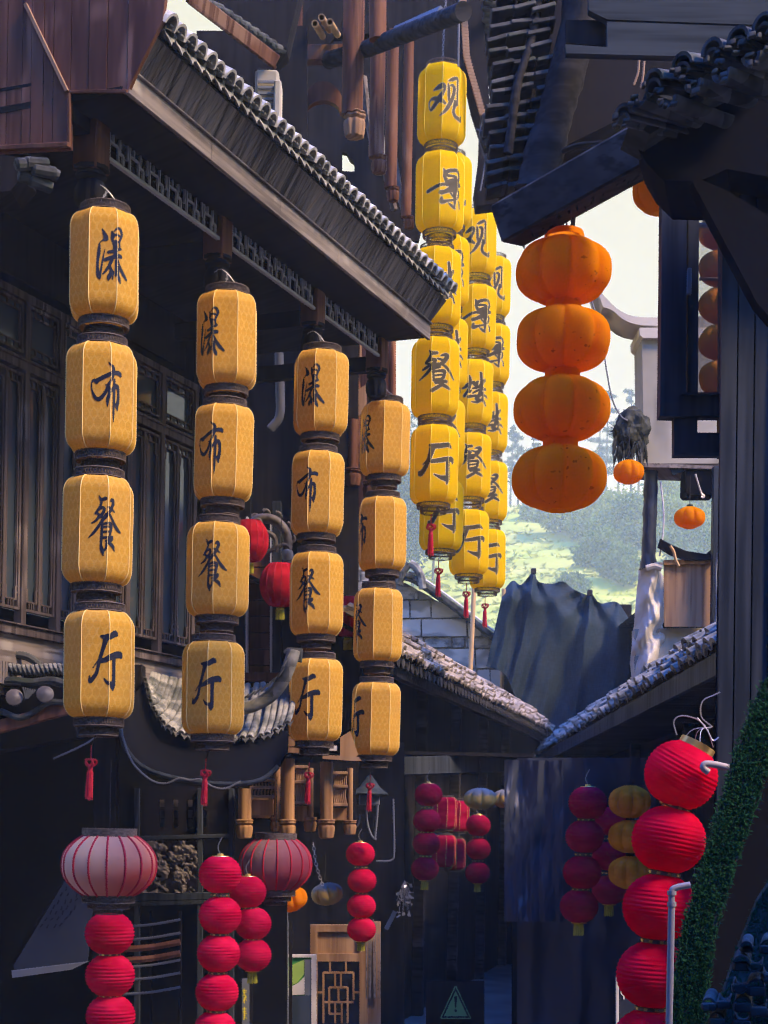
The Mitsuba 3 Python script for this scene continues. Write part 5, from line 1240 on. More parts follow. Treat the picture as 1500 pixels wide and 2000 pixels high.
# smooth eight-panel silk lanterns
def silk(u, v, D, wpx, hpx, mat, label, rib='tassel_red', caps=True, tas=None, n=8, band='band_brown'):
    k = thing('silk_lantern', label, 'lantern'); r = wpx / 2 * pk(D); h = hpx * pk(D); c = px(u, v, D)
    t = np.linspace(-1, 1, 19); pr_ = np.stack([r * (1 - np.abs(t) ** 2.4 * .46), t * h / 2], 1)
    part(k, 'shade', MB().lathe(pr_, 48, c, n, .012), mat, True)
    m = MB()
    for q in range(n * 2):
        a = (q + .3) * math.pi / n; m.tube([c + [x * 1.004 * math.cos(a), x * 1.004 * math.sin(a), z] for x, z in pr_], .0075 if caps else .004, 5, False)
    part(k, 'rib', m, rib, True)
    if caps:
        m = MB(); rc_ = r * .58
        m.lathe([(rc_, h / 2 - .01), (rc_ * 1.02, h / 2 + .045), (rc_ * .96, h / 2 + .045), (rc_ * .9, h / 2)], 28, c); part(k, 'top_band', m, band, 40)
        for j, (f, z0, z1) in enumerate([(.56, .0, .045), (.44, .045, .085), (.30, .085, .12)]):
            part(k, 'lower_band', {**mikit.ply(band_mesh(r * f, -h / 2 - z1, -h / 2 - z0, j == 0), band), 'to_world': T().translate(list(c))}, None)
    if tas:
        Q = T().translate(list(c - np.array([0, 0, h / 2 + (.12 if caps else .02)]))).scale(tas); part(k, 'fringe', {**FRINGE, 'to_world': Q}, None)
    m = MB(); m.tube([c + [0, 0, h / 2], c + [0, 0, h / 2 + .5]], .004, 5); part(k, 'cord', m, 'cable_black')
    return k
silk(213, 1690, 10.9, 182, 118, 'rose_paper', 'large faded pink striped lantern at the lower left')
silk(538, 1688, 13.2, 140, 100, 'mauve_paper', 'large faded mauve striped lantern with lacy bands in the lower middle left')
silk(489, 1056, 14.6, 70, 78, 'red_cloth', 'red silk lantern peeping out right of the second gold column', 'tassel_red', False, .14)
silk(548, 1142, 15.0, 80, 82, 'red_cloth', 'red silk lantern left of the third gold column', 'tassel_red', False, .16)
silk(681, 1204, 15.8, 62, 76, 'red_cloth', 'bright red silk lantern between the third and fourth gold columns', 'tassel_red', False, .17)
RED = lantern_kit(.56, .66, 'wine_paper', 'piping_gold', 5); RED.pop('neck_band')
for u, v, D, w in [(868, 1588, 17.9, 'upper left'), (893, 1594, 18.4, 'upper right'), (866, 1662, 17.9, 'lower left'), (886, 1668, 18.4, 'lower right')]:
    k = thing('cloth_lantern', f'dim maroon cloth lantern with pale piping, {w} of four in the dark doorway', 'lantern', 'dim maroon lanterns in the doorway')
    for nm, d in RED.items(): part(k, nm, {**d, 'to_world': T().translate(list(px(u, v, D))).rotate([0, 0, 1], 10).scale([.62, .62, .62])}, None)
# pumpkins
def pump_mesh(n=112, lobes=8, flat=.70, seed=0):
    t = np.linspace(-1, 1, 25); pr_ = np.stack([np.maximum(1 - np.abs(t) ** 2.6, 0) ** .5 * .995 + .005, t * flat * (1 - .06 * (1 - np.abs(t)))], 1)
    pr_[0, 0] = pr_[-1, 0] = .30
    m = MB(); ang = np.arange(n) * 2 * math.pi / n
    k = .5 + .5 * np.cos(lobes * ang); groove = 1 - .055 * np.exp(-((1 - k) / .10))[None, :] * (1 - .5 * np.abs(t[:, None]) ** 3)
    groove = 1 - .20 * np.exp(-(np.minimum(ang % (2 * math.pi / lobes), 2 * math.pi / lobes - ang % (2 * math.pi / lobes)) / .11) ** 1.0)[None, :] * np.ones((25, 1))
    bump = 1 + .02 * (meshkit.noise(np.stack([np.cos(ang) * 2 + seed, np.sin(ang) * 2, ang * 0], 1)) - .5)[None, :]
    v = np.stack([pr_[:, :1] * np.cos(ang) * groove * bump, pr_[:, :1] * np.sin(ang) * groove * bump, np.repeat(pr_[:, 1:], n, 1)], -1).reshape(-1, 3)
    i = np.arange(n); f = [np.stack([j * n + i, j * n + (i + 1) % n, (j + 1) * n + (i + 1) % n, (j + 1) * n + i], 1) for j in range(24)]
    return m.add(v, np.vstack(f)).get()
PM = {s: mikit.ply(pump_mesh(112, 8, .68, s), 'pumpkin_skin', True) for s in (0, 1, 2)}
ps = thing('pumpkin_lantern_stack', 'stack of four glossy orange pumpkin lanterns hanging from the cantilever beam', 'lantern')
DP = 9.2; rows = [(1101, 530), (1100, 664), (1097, 799), (1092, 934)]
for i, (u, v) in enumerate(rows):
    c = px(u, v, DP); r = 95 * pk(DP)
    part(ps, 'pumpkin', {**PM[i % 3], 'to_world': T().translate(list(c)).rotate([0, 0, 1], [17, 8, 24, 14][i] - 12).scale([r, r, r * .98])}, None)
    if i < 3:
        d = px(*rows[i + 1], DP); mid = (c + d) / 2; rr = r * .37
        part(ps, 'neck', MB().lathe([(rr * 1.1, -.055), (rr * .99, -.03), (rr * .97, 0), (rr * .99, .03), (rr * 1.1, .055)], 30, mid), 'pumpkin_skin', True)
c = px(1101, 530, DP)
part(ps, 'cap', MB().lathe([(.112, .185), (.112, .20), (.104, .222), (.085, .222), (.08, .20), (0, .2)], 30, c), 'pumpkin_skin', 40)
m = MB(); ptube(m, [(1103, 458), (1100, 440), (1103, 424), (1107, 440), (1105, 458)], DP, 1.8, 6); part(ps, 'hook', m, 'cable_black')
part(ps, 'stem_base', MB().box(c + [0, 0, .235], [.018, 0, 0], [0, .018, 0], [0, 0, .02], .004), 'cable_black')
PG = {}
def pumpkin(u, v, D, wpx, hpx, mat, label, tilt=0, grp=None, rot=0, cord=.3):
    if mat not in PG: PG[mat] = mikit.ply(pump_mesh(112, 8, .68, 1), mat, True)
    k = thing('pumpkin_lantern', label, 'lantern', grp); r = wpx / 2 * pk(D); c = px(u, v, D); hz_ = hpx / 2 * pk(D) / .68
    part(k, 'shell', {**PG[mat], 'to_world': T().translate(list(c)).rotate([0, 1, 0], tilt).rotate([0, 0, 1], rot).scale([r, r, hz_])}, None)
    t = np.array([math.sin(math.radians(tilt)), 0, math.cos(math.radians(tilt))]); b = c + t * hz_ * .66
    part(k, 'stem', MB().tube([b, b + t * r * .16], r * .2, 12), 'cable_black' if mat == 'pumpkin_skin' else 'wood_beam', 40)
    if cord: m = MB(); m.tube([b + t * r * .16, b + [0, 0, cord]], .004, 5); part(k, 'cord', m, 'cable_black')
pumpkin(1292, 372, 10.2, 112, 92, 'pumpkin_skin', 'orange pumpkin lantern half hidden between the beam and the dark window frame', 0, None, 14)
pumpkin(1228, 922, 15.4, 60, 46, 'pumpkin_skin', 'small orange pumpkin lantern hanging under the rag bundle', 0, None, 5)
pumpkin(1347, 1011, 15.6, 60, 42, 'pumpkin_skin', 'small pale orange pumpkin lantern hanging under the dark box', 0, None, 10)
for i, v in enumerate((452, 524, 596, 668, 738)):
    pumpkin(1416, v, 11.2, 104, 70, 'pumpkin_gold', f'dull pumpkin lantern behind the dusty pane, {NTH[i]} from the top', 0, 'pumpkins behind the dusty pane', 30 * i, 0)
for i, v in enumerate((1566, 1634, 1704)):
    pumpkin(1230, v, 12.0, 84, 64, 'pumpkin_gold', f'ochre pumpkin lantern left of the big red string, {["topmost", "middle", "lowest"][i]} of three', 0, 'ochre pumpkins by the big red string', 11 * i, .25 if i == 0 else 0)
pumpkin(563, 1757, 15.6, 76, 50, 'pumpkin_skin', 'tilted orange pumpkin lantern behind the mauve striped lantern', -14, None, 20)
pumpkin(639, 1746, 16.0, 64, 44, 'pumpkin_dusty', 'dusty yellow pumpkin left of the red string above the door', -10, None, 8)
pumpkin(938, 1560, 17.0, 66, 42, 'pumpkin_dusty', 'grey-topped pumpkin under the awning of the dark doorway', 0, None, 3)
pumpkin(985, 1560, 18.0, 48, 36, 'pumpkin_dusty', 'dim pumpkin just right of the grey-topped one under the awning', 0, None, 12)
# ---------------------------------------------------------------- shop fronts and small things along the bottom
lp = thing('porch_post', 'brown timber post under the leftmost gold lantern column', 'post')
part(lp, 'shaft', pbar(MB(), 208, 1430, 206, 2080, 12.6, 12.6, 44, .15), 'wood_dark')
sc = thing('carved_screen', 'dark timber screen with carved openings and relief panel at the lower left', 'screen')
D = 14.2
hole = unary_union([pr(u - 5, v0, u + 5, v1) for u in (316, 343, 371, 399) for v0, v1 in ((1562, 1576), (1582, 1598), (1600, 1616))])
part(sc, 'top_panel', pp(MB(), pr(236, 1535, 452, 1640).difference(hole), D, .04), 'wood_dark')
part(sc, 'pierced_backing', pp(MB(), pr(296, 1552, 416, 1624), D + .10, .03), 'carved')
for v, w in ((1634, 8), (1750, 14), (1762, 8)): part(sc, 'rail', pbar(MB(), 236, v + 4, 452, v - 2, D - .03, D - .03, w, .08), 'wood_blue')
V = []
for j in range(70):
    for i in range(60):
        u, v = interp(i / 59, 268, 388), interp(j / 69, 1642, 1744)
        n_ = meshkit.fbm(np.array([u * .09, v * .09, 3.0]), 3, 2); V.append(px(u, v, D - .10 * n_ * (n_ > .42)))
part(sc, 'relief_panel', (np.array(V), grid(60, 70) if False else grid(70, 60)), 'carved', False)
for u in (268, 391, 452): part(sc, 'post', pbar(MB(), u, 1540, u, 2080, D - .02, D - .02, 10, .08), 'wood_blue')
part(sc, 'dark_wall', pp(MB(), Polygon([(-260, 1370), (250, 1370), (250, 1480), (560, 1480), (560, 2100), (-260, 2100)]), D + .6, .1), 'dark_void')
sf = thing('shelf_rack', 'dark shelf rack with curved slats below the carved panel', 'shelf')
for i, (v, c_) in enumerate([(1806, 0), (1832, 0), (1850, 1), (1872, 1), (1885, 0), (1910, 0), (1938, 0)]):
    m = MB(); ptube(m, [(240, v + 4), (294, v), (352, v - 10)], 13.8, 3 if not c_ else 7, 6); part(sf, 'slat', m, 'wood_red' if c_ else 'ash_board', 40)
for u in (294, 352): part(sf, 'upright', pbar(MB(), u, 1780, u, 2080, 13.85, 13.85, 6, .05), 'wood_dark')
tb_ = thing('tilted_sign', 'blue-grey tilted board with faint brushed writing at the lower left', 'sign')
part(tb_, 'board', pp(MB(), [(132, 1712), (186, 1716), (170, 1880), (28, 1896), (26, 1886)], 12.0, .03), 'sheet_blue')
part(tb_, 'lower_lip', pp(MB(), [(22, 1896), (172, 1878), (140, 1894), (24, 1910)], 11.97, .05), 'ash_board')
m = MB(); rg = random.Random(31)
for i in range(5):
    for j in range(7):
        u, v = 118 + i * 13 - j * 8 + rg.uniform(-2, 2), 1732 + j * 12 + rg.uniform(-2, 2)
        a_ = rg.uniform(.5, 1.3); m.bar(px(u, v, 11.985), px(u - 7 * math.cos(a_), v + 9 * math.sin(a_), 11.985), .010, .004, (0, 1, 0))
part(tb_, 'writing', m, 'ink', stuff=True)
# little warm balcony
bc = thing('small_balcony', 'small golden wood balcony with balusters and lotus pendants under the third gold column', 'balcony')
D = 14.2
for u, w, v0, v1, D_ in [(541, 13, 1496, 1600, D + .05), (562, 28, 1482, 1606, D - .15), (606, 12, 1500, 1600, D), (638, 25, 1488, 1606, D - .15), (684, 11, 1500, 1606, D), (478, 26, 1540, 1606, D - .1)]:
    k = part(bc, 'post', MB().tube([px(u, v0, D_), px(u, v1, D_)], w / 2 * pk(D_), 16), 'wood_warm', 40)
    part(k, 'lotus', MB().lathe(lot * (.62 if w < 20 else .8), 32, px(u, v1, D_), 7, .12), 'wood_warm', 40)
for (u0, u1, v0, v1, w0, w1) in [(490, 534, 1528, 1560, 1562, 1592), (577, 600, 1502, 1565, 1574, 1604), (651, 677, 1514, 1570, 1578, 1602)]:
    part(bc, 'panel', pp(MB(), pr(u0, w0, u1, w1), D - .02, .04), 'wood_warm')
    for v in (v0 - 4, (v0 + v1) / 2 - 6, w0 - 6): part(bc, 'rail', pbar(MB(), u0 - 2, v, u1 + 2, v, D - .05, D - .05, 6, .05), 'wood_pale')
    n = 7
    for i in range(n):
        u = interp((i + .5) / n, u0, u1); m = MB(); ptube(m, [(u, v0), (u + .8, (v0 * 2 + v1) / 3), (u - 1.6, (v0 + 2 * v1) / 3), (u + 1, v1)], D - .04, 1.9, 6, 10); part(bc, 'baluster', m, 'wood_pale', 40)
part(bc, 'backing', pp(MB(), pr(470, 1490, 695, 1610), D + .12, .05), 'wood_dark')
part(bc, 'floor_block', pp(MB(), pr(480, 1556, 532, 1598), D + .06, .1), 'wood_warm')
for q, mt in [([(550, 1458), (592, 1462), (592, 1472), (550, 1468)], 'wood_pale'), ([(638, 1456), (658, 1456), (658, 1466), (638, 1466)], 'white_paint'), ([(630, 1474), (700, 1478), (707, 1486), (690, 1486), (630, 1482)], 'wood_pale'), ([(664, 1440), (684, 1428), (700, 1474), (690, 1482), (664, 1476)], 'wood_warm'), ([(560, 1440), (580, 1430), (600, 1456), (562, 1458)], 'wood_pale')]:
    part(bc, 'awning_piece', pp(MB(), q, D - .3, .12), mt)
for u, v, w, h, lab in [(540, 1512, 24, 26, 'small pale conical lampshade beside the golden balcony'), (722, 1540, 74, 50, 'grey-green conical lampshade right of the golden balcony')]:
    k = thing('lampshade', lab, 'lamp'); D_ = 15.4; c = px(u, v, D_); r, hh = w / 2 * pk(D_), h * pk(D_)
    part(k, 'shade', MB().lathe([(r * .12, hh * .5), (r * .55, hh * .05), (r, -hh * .2), (r * .98, -hh * .24), (r * .5, 0)], 24, c), 'wood_slate' if w > 40 else 'plaster', 40)
    part(k, 'stem', MB().tube([c + [0, 0, hh * .5], c + [0, 0, hh * 1.2]], .006, 6), 'cable_black')
    if w > 40: part(k, 'lamp_base', MB().box(c - [0, 0, hh * .45], [r * .55, 0, 0], [0, r * .5, 0], [0, 0, hh * .2], .008), 'ash_board')
# chains, conduits and hooks in the dark
m = MB(); ptube(m, [(715, 1576), (718, 1610), (726, 1632), (735, 1640)], 15.6, 2.4); ptube(m, [(738, 1570), (736, 1600), (732, 1640)], 15.6, 2.6); ptube(m, [(704, 1590), (700, 1610), (690, 1622)], 15.6, 2.0)
solo('conduit', 'pale bent conduits hanging below the grey-green lampshade', 'cable', m, 'ash_board', 40)
k = thing('rope_chain', 'twisted pale rope hanging above the dusty yellow pumpkin', 'rope')
chain([px(612, 1650, 15.7), px(618, 1690, 15.7), px(630, 1728, 15.8)], 'strand', k, 'white_paint', .05)
m = MB(); ptube(m, [(768, 1560), (770, 1660), (764, 1680), (735, 1682)], 17, 2, 5); solo('conduit', 'thin grey conduit frame on the dark wall right of the door', 'cable', m, 'cable_grey', 40)
# door, poster and signs
dr2 = thing('wooden_door', 'old panelled wooden door with lattice lower half at the bottom', 'door')
D = 16.4
for q, mt in [(pr(606, 1810, 620, 2080), 'wood_pale'), (pr(606, 1806, 716, 1820), 'wood_pale'), (pr(620, 1862, 702, 1878), 'wood_pale'), (pr(702, 1818, 718, 2080), 'wood_warm')]:
    part(dr2, 'frame', pp(MB(), q, D - .02, .06), mt)
part(dr2, 'panel', pp(MB(), pr(620, 1820, 702, 1862), D + .01, .03), 'wood_pale')
m = MB()
for (x0, y0, x1, y1) in [(.3, 0, .3, .18), (.68, 0, .68, .18), (.14, .18, .86, .18), (.14, .18, .14, 1), (.86, .18, .86, .62), (.42, .18, .42, .42), (.56, .18, .56, .42), (.28, .42, .72, .42), (.28, .42, .28, .85), (.72, .42, .72, 1), (.5, .42, .5, .66), (.0, .5, .14, .5), (.86, .5, 1, .5), (.14, .66, .5, .66), (.5, .66, .86, .66), (.42, .66, .42, 1), (.58, .66, .58, 1), (.28, .85, .58, .85)]:
    pbar(m, 620 + x0 * 82, 1878 + y0 * 120, 620 + x1 * 82, 1878 + y1 * 120, D, D, 4, .03, 0)
part(dr2, 'lattice', m, 'wood_pale')
part(dr2, 'lattice_backing', pp(MB(), pr(620, 1878, 702, 2080), D + .05, .02), 'sheet_blue')
part(dr2, 'side_board', pp(MB(), pr(718, 1800, 744, 2080), D + .02, .05), 'wood_pale')
rg = random.Random(3)
for i in range(7): part(dr2, 'splint', pbar(MB(), 716 + i * 4.5, 1795 + rg.uniform(0, 30), 716 + i * 4.5 + rg.uniform(-2, 2), 1950, D - .02, D - .02, 2.2, .01, 0), 'wood_grey')
po = thing('poster_board', 'green and white poster in a grey frame beside the wooden door', 'poster'); D = 15.9
part(po, 'frame', pp(MB(), pr(560, 1864, 618, 2080).difference(pr(563, 1870, 608, 2070)), D, .04), 'white_paint')
part(po, 'sheet', pp(MB(), pr(562, 1868, 609, 2072), D + .02, .01), 'green_print')
part(po, 'lime_band', pp(MB(), [(563, 1888), (594, 1874), (596, 1900), (580, 1920), (563, 1926)], D + .012, .004), 'lime_print')
part(po, 'white_swoosh', pp(MB(), [(563, 1930), (582, 1920), (596, 1906), (596, 1942), (563, 1944)], D + .01, .004), 'white_paint')
part(po, 'dark_foot', pp(MB(), pr(563, 1944, 608, 2070), D + .008, .004), 'glass_dark')
part(po, 'edge_strip', pp(MB(), pr(595, 1874, 608, 1944), D + .007, .004), 'ash_board')
def scrawl(m, u, v, w, h, D, seed):
    rg = random.Random(seed)
    for (x0, y0, x1, y1) in [(0, .1, .9, .05), (.45, 0, .4, .45), (.1, .3, .85, .28), (.1, .5, .5, .42), (.5, .4, .95, .55), (.2, .62, .8, .58), (.48, .5, .46, 1), (.1, .95, .4, .7), (.55, .7, .95, .92)]:
        j = lambda: rg.uniform(-.09, .09)
        m.bar(px(u + (x0 + j() - .5) * w, v + (y0 + j() - .5) * h, D), px(u + (x1 + j() - .5) * w, v + (y1 + j() - .5) * h, D), 1.6 * pk(D), .003, (0, 1, 0))
for u, w, v0, D, lab, rows_ in [(556, 15, 1800, 15.4, 'tall narrow sign plank with yellow brushed characters left of the green poster', [(555, 1866), (555, 1930), (555, 1982)]), (480, 13, 1912, 13.4, 'short narrow sign plank with yellow brushed characters under the short red string', [(478, 1945), (478, 1980)])]:
    k = thing('sign_plank', lab, 'sign')
    part(k, 'plank', pp(MB(), pr(u - w / 2 - 1, v0, u + w / 2, 2080), D, .03), 'ash_board')
    for i, (a_, b_) in enumerate(rows_):
        m = MB(); scrawl(m, a_, b_, 9, 40 if w > 14 else 26, D - .004, i + w); part(k, 'writing', m, 'yellow_print', stuff=True)
    part(k, 'side_plank', pp(MB(), pr(u + w / 2 + 1, v0, u + w / 2 + 7, 2080), D + .02, .03), 'wood_dark')
m = MB(); pp(m, Polygon([(541, 1784), (562, 1782), (562, 1801), (541, 1801)]).difference(Polygon([(544, 1787), (559, 1785), (559, 1799), (544, 1799)])), 15.35, .05)
solo('wire_bracket', 'little pale bracket on top of the tall yellow-lettered sign plank', 'bracket', m, 'ash_board')
ws = thing('warning_sign', 'triangular warning sign with a black exclamation mark at the bottom', 'sign'); D = 16.5
tri = Polygon([(890, 1928), (862, 1988), (918, 1988)]).buffer(2)
part(ws, 'plate', pp(MB(), tri, D, .01), 'sign_green')
part(ws, 'border', pp(MB(), tri.buffer(-2).difference(tri.buffer(-5)), D - .006, .008), 'ink')
part(ws, 'exclamation_mark', pp(MB(), unary_union([Polygon([(887, 1946), (893, 1946), (891, 1968), (889, 1968)]), Point(890, 1974).buffer(2.6)]), D - .006, .008), 'ink')
part(ws, 'board', pp(MB(), pr(832, 1916, 946, 2080), D + .05, .03), 'wood_dark')
# plastic curtains
def curtain(label, u0, u1, v0, v1, D, folds, seed, mat):
    V = []
    for j in range(60):
        for i in range(80):
            s, t = i / 79, j / 59
            V.append(px(interp(s, u0, u1), interp(t, v0, v1), D + folds * (.55 * math.sin(s * 15 + seed + 9 * (meshkit.fbm(np.array([s * 4 + seed, t * 1.2, 5.0]), 2, seed) - .5)) * (.25 + .75 * abs(t - .45)) + 2.2 * (meshkit.fbm(np.array([s * 4 + seed, t * 3.5 + s * 2, 1.0]), 4, seed) - .5))))
    V = np.array(V); m = MB(); m.add(V, grid(80, 60) if False else grid(60, 80)); return solo('plastic_curtain', label, 'curtain', m, mat, True)
curtain('dark blue plastic curtain hanging under the right eave behind the red string', 1010, 1300, 1480, 2060, 14.4, .06, 3, 'sheet_blue')
curtain('narrow dark plastic curtain gathered left of the blue one', 985, 1100, 1485, 1800, 14.0, .07, 5, 'sheet_blue')
m = MB(); rg = np.random.default_rng(5)
for i in range(26):
    p = px(rg.uniform(776, 806), rg.uniform(1725, 1800), 17.2); m.box(p, nrm(rg.normal(size=3)) * .02, nrm(rg.normal(size=3)) * .008, nrm(rg.normal(size=3)) * .012); m.tube([p, px(790, 1720, 17.2)], .002, 3)
solo('trinket_bunch', 'small bunch of glinting trinkets in the shade left of the doorway strings', 'trinkets', m, 'steel')
solo('slanted_plank', 'slanted grey plank in the shade right of the wooden door', 'plank', pbar(MB(), 754, 1815, 772, 1780, 17.3, 17.3, 9, .03), 'ash_board')
ns_ = thing('notice_board', 'narrow pale-edged notice board below the big red string', 'notice')
part(ns_, 'board', pp(MB(), pr(1208, 1908, 1246, 2060), 9.6, .02), 'sheet_blue')
part(ns_, 'edge', pp(MB(), pr(1204, 1908, 1209, 2060), 9.58, .03), 'white_paint')
part(ns_, 'emblem', pp(MB(), Point(1220, 1938).buffer(8).difference(Point(1222, 1940).buffer(4)).union(pr(1217, 1925, 1220, 1952)), 9.595, .004), 'white_paint')
# ---------------------------------------------------------------- ground, hill, trees
KH = 2.7
gy = np.r_[np.linspace(-6, 45, 12), np.linspace(48, 560, 150)]; gx = np.linspace(-340, 340, 181)
Y, X = np.meshgrid(gy, gx, indexing='ij')
def hz(x, y):
    x, y = x / KH, y / KH
    up = np.clip((y - 44) / 78, 0, 1)
    base = up ** 1.15 * (23.2 + 1.6 * np.clip(x / 14, -1, 2.2)) + np.clip(y - 122, 0, None) * .02
    n = meshkit.fbm(np.stack([x * .12, y * .12, x * 0], -1), 4, 3) - .5
    ter = .22 * np.sin((base + n) * 5.2)
    return GZ + KH * (base + (n * 2.6 + ter) * np.clip((y - 48) / 20, 0, 1))
Z = hz(X, Y)
sel = gy <= 46
struct('street', (np.array([[-40, -8, GZ], [40, -8, GZ], [40, 46, GZ], [-40, 46, GZ]]), np.array([[0, 1, 2, 3]])), 'paving', 'shaded stone street running down the lane')
struct('hill', (np.stack([X, Y, Z - .004 * (Y < 44) - .02], -1).reshape(-1, 3), grid(len(gy), len(gx))[:, ::-1]), 'hill_grass', 'sunlit grassy hillside fading in haze beyond the roofs', True)
def hill_at(u, v_hint, D): x = px(u, v_hint, D)[0]; return np.array([x, D, float(hz(np.array([[x]]), np.array([[D]]))[0, 0])])
LEAF = np.array([[0, 0, 0], [.5, .18, .05], [1, 0, 0], [.5, -.18, -.05]])
def leaves(m, c, rad, n, size, rg, flat=.7):
    d = rg.normal(size=(n, 3)); d /= np.linalg.norm(d, axis=1, keepdims=True)
    p = c + d * (rg.uniform(.2, 1, (n, 1)) ** .5) * np.array([rad, rad, rad * flat])
    a = rg.normal(size=(n, 3)); a /= np.linalg.norm(a, axis=1, keepdims=True); b = np.cross(a, rg.normal(size=(n, 3))); b /= np.linalg.norm(b, axis=1, keepdims=True) + 1e-9
    s = size * rg.uniform(.6, 1.4, (n, 1))
    V = np.stack([p, p + a * s * .5 + b * s * .28, p + a * s, p + a * s * .5 - b * s * .28], 1).reshape(-1, 3)
    q = np.arange(n)[:, None] * 4 + np.array([[0, 1, 2, 3]])
    m.add(V, q)
rg = np.random.default_rng(77)
NUM = ['first', 'second', 'third', 'fourth', 'fifth', 'sixth', 'seventh', 'eighth', 'ninth', 'tenth', 'eleventh', 'twelfth', 'thirteenth', 'fourteenth', 'last']
# hillside scrub and grass tufts: nobody could count them
m = MB(); k0 = 5000
ux = rg.uniform(620, 1480, k0); dd = rg.uniform(62, 124, k0) * KH
x = (ux - 750) / F * dd; zz = hz(x[None], dd[None])[0]
for i in range(k0):
    s = .8 if rg.random() < .85 else 1.6
    c = np.array([x[i], dd[i], zz[i]])
    a = rg.normal(size=(4, 3)) * s * .45; a[:, 2] = np.abs(a[:, 2]) * .5 + .05
    for q in a: b_ = nrm(np.cross(q, rg.normal(size=3))) * s * .22; m.v.append(np.array([c - b_, c + b_, c + q + b_ * .6, c + q * 1.2])); m.f.append(np.array([[0, 1, 2], [0, 2, 3]]) + m.n); m.n += 4
struct('hill_scrub', m, 'hill_grass', 'low scrub and grass tufts over the hillside', kind='stuff')
def bush(u, D, w, h, mat, label):
    D, w, h = D * KH, w * KH, h * KH
    b = hill_at(u, 1000, D); m = MB(); n = int(7 + w * 2)
    for i in range(n):
        a = rg.uniform(0, 6.28); r = rg.uniform(0, .75)
        hh = h * rg.uniform(.25, .95) * (1 - .5 * r)
        leaves(m, b + [w * r * math.cos(a), w * .7 * r * math.sin(a), hh], rg.uniform(.28, .5) * h, 240, .85, rg, .75)
    k = thing('bush', label, 'bush', 'bushes along the hill crest'); part(k, 'foliage', m, mat)
    st_ = MB(); st_.tube([b - [0, 0, .3], b + [.1, 0, h * .5]], [.12, .05], 6); part(k, 'stem', st_, 'bark')
BP = ['under the left half of the pumpkin stack', 'just right of the pumpkin stack', 'crest bush left of the small hanging pumpkin', 'crest bush under the small hanging pumpkin', 'crest bush touching the wrapped post', 'lower slope left of the wrapped post', 'lower slope beside the wrapped post', 'right of the wrapped post', 'above the rubber strip', 'crest bush right of the wrapped post', 'rightmost, below the dark box', 'left end of the bush line', 'lone low one on the open slope']
for i, (u, D, w, h, mt) in enumerate([(1095, 112, 2.0, 2.2, 'leaf_bright'), (1130, 116, 2.4, 2.8, 'leaf_deep'), (1165, 110, 2.3, 2.6, 'leaf_bright'), (1200, 108, 2.6, 3.2, 'leaf_bright'), (1235, 104, 2.6, 3.0, 'leaf_deep'), (1180, 98, 1.8, 2.0, 'leaf_deep'), (1215, 94, 1.6, 1.9, 'leaf_deep'), (1320, 104, 2.6, 2.8, 'leaf_bright'), (1365, 100, 2.5, 2.6, 'leaf_deep'), (1300, 110, 2.4, 3.2, 'leaf_bright'), (1390, 106, 2.6, 3.0, 'leaf_bright'), (1060, 118, 1.6, 1.6, 'leaf_bright'), (1125, 92, 1.0, 1.0, 'leaf_deep')]):
    bush(u, D, w, h, mt, f'{"yellow-green" if mt == "leaf_bright" else "deep green"} rounded bush on the hazy hill, {BP[i]}')
def pine(u, D, h, lean, full, label, mat='leaf_pine'):
    D, h, lean = D * KH, h * KH, lean * KH
    b = hill_at(u, 1000, D); k = thing('pine_tree', label, 'tree', 'tall thin trees on the hill crest')
    P = arc([b - [0, 0, .5], b + [lean * .3, 0, h * .5], b + [lean, 0, h]], 10); m = MB(); m.tube(P, np.linspace(.17, .04, 10) * (h / 8) ** .5, 7); part(k, 'trunk', m, 'bark')
    fo, br = MB(), MB()
    n = int(15 * full)
    for i in range(n):
        t = rg.uniform(.38, 1.0) ** .85; c = b + [lean * t, 0, h * t]; L_ = h * .24 * (1.15 - t) * rg.uniform(.4, 1.2) + .4; a = rg.uniform(0, 6.28)
        e = c + np.array([L_ * math.cos(a), L_ * math.sin(a), -.1 * L_ + rg.uniform(-.1, .3)]); br.tube([c, e], [.035, .012], 4, False)
        for f_ in (.45, .75, 1.0): leaves(fo, interp(f_, c, e), .34 + .13 * L_, 26, .5, rg, .4)
    part(k, 'branch', br, 'bark'); part(k, 'crown', fo, mat)
for i, (u, D, h, ln, fl) in enumerate([(996, 128, 6.6, .2, 1.3), (1012, 132, 7.2, -.2, 1.0), (1034, 126, 6.0, .3, 1.4), (1070, 130, 7.0, .1, 1.0), (1082, 126, 6.6, -.3, 1.4), (1104, 134, 6.2, .2, 1.2), (1133, 130, 3.6, .1, .5), (1166, 128, 8.6, .2, 1.3), (1182, 126, 9.6, .1, 1.4), (1206, 130, 8.4, .2, 1.5), (1232, 126, 9.0, -.1, 1.2), (1246, 128, 8.0, .1, 1.4), (1290, 124, 10.6, .1, 1.3), (1302, 126, 9.6, .2, 1.2), (1326, 128, 6.8, .1, .4)]):
    pine(u, D, h, ln, fl, f'tall thin hazy pine on the hill crest, {NUM[i]} from the left')
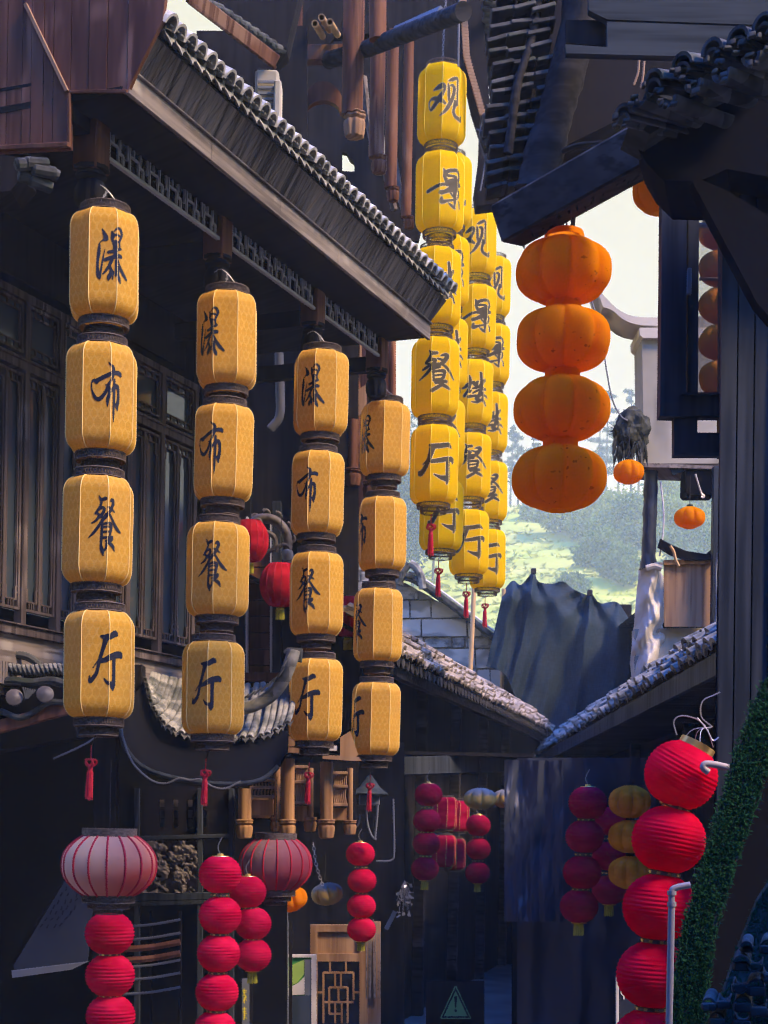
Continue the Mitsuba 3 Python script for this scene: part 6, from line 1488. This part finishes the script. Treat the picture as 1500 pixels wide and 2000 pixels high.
def broad(u, D, h, w, label):
    D, h, w = D * KH, h * KH, w * KH
    b = hill_at(u, 1100, D); k = thing('leafy_tree', label, 'tree', 'pale leafy trees behind the fourth gold column'); m = MB(); m.tube([b - [0, 0, .5], b + [.2, 0, h * .6]], [.25, .1], 7); part(k, 'trunk', m, 'bark')
    fo = MB()
    for i in range(34):
        a = rg.uniform(0, 6.28); r = rg.uniform(0, 1) ** .6 * w; t = rg.uniform(.25, 1)
        leaves(fo, b + [r * math.cos(a) * (1.2 - t * .7), r * .6 * math.sin(a), h * t], w * .26, 200, .7, rg, .8)
    part(k, 'crown', fo, 'leaf_pine')
for u, D, h, w in [(700, 92, 9.5, 3.0), (760, 90, 10.5, 3.2), (806, 96, 9.0, 2.6), (846, 100, 7.0, 2.2), (650, 96, 9.0, 3.0)]:
    broad(u, D, h, w, f'pale hazy leafy tree on the hill {dict({700: "left of", 760: "just right of", 806: "well right of", 846: "below the yellow lanterns near", 650: "far left of"})[u]} the fourth gold column')

# ---------------------------------------------------------------- unseen houses beside and behind the viewer, added to block low sky light
for lab, x0, x1, y0, y1, h in [('unseen plain timber house added left of the viewer to block low sky light', -9, -3.4, -9, 8.0, 6.5), ('unseen plain timber house right of the viewer, added and sized to steer the light', 2.5, 8, -9, 3.9, 3.4), ('unseen plain timber house added behind the viewer to block low sky light', -9, 8, -14, -10, 7.5), ('plain timber house right of the lane beyond the pale wall', 4.6, 11, 17.5, 30, 3.6)]:
    k = thing('timber_house', lab, 'house')
    part(k, 'wall', MB().box([(x0 + x1) / 2, (y0 + y1) / 2, (h + GZ) / 2], [(x1 - x0) / 2, 0, 0], [0, (y1 - y0) / 2, 0], [0, 0, (h - GZ) / 2]), 'wood_dark')
    m = MB(); xm = (x0 + x1) / 2; m.prism([(x0 - .5, h - .1), (x1 + .5, h - .1), (xm, h + 1.4)], lambda x, z: np.array([x, y0 - .3, z]), [0, y1 - y0 + .6, 0]); part(k, 'roof', m, 'tile_dark')
# ---------------------------------------------------------------- hazy air round the whole place
scene['haze'] = {'type': 'cube', 'to_world': T().translate([0, 280, 58]).scale([360, 310, 64]),
                 'bsdf': {'type': 'null'}, 'interior': {'type': 'ref', 'id': 'haze_air'}}
labels['haze'] = {'label': 'pale haze hanging over the street and hill', 'category': 'haze', 'kind': 'stuff'}
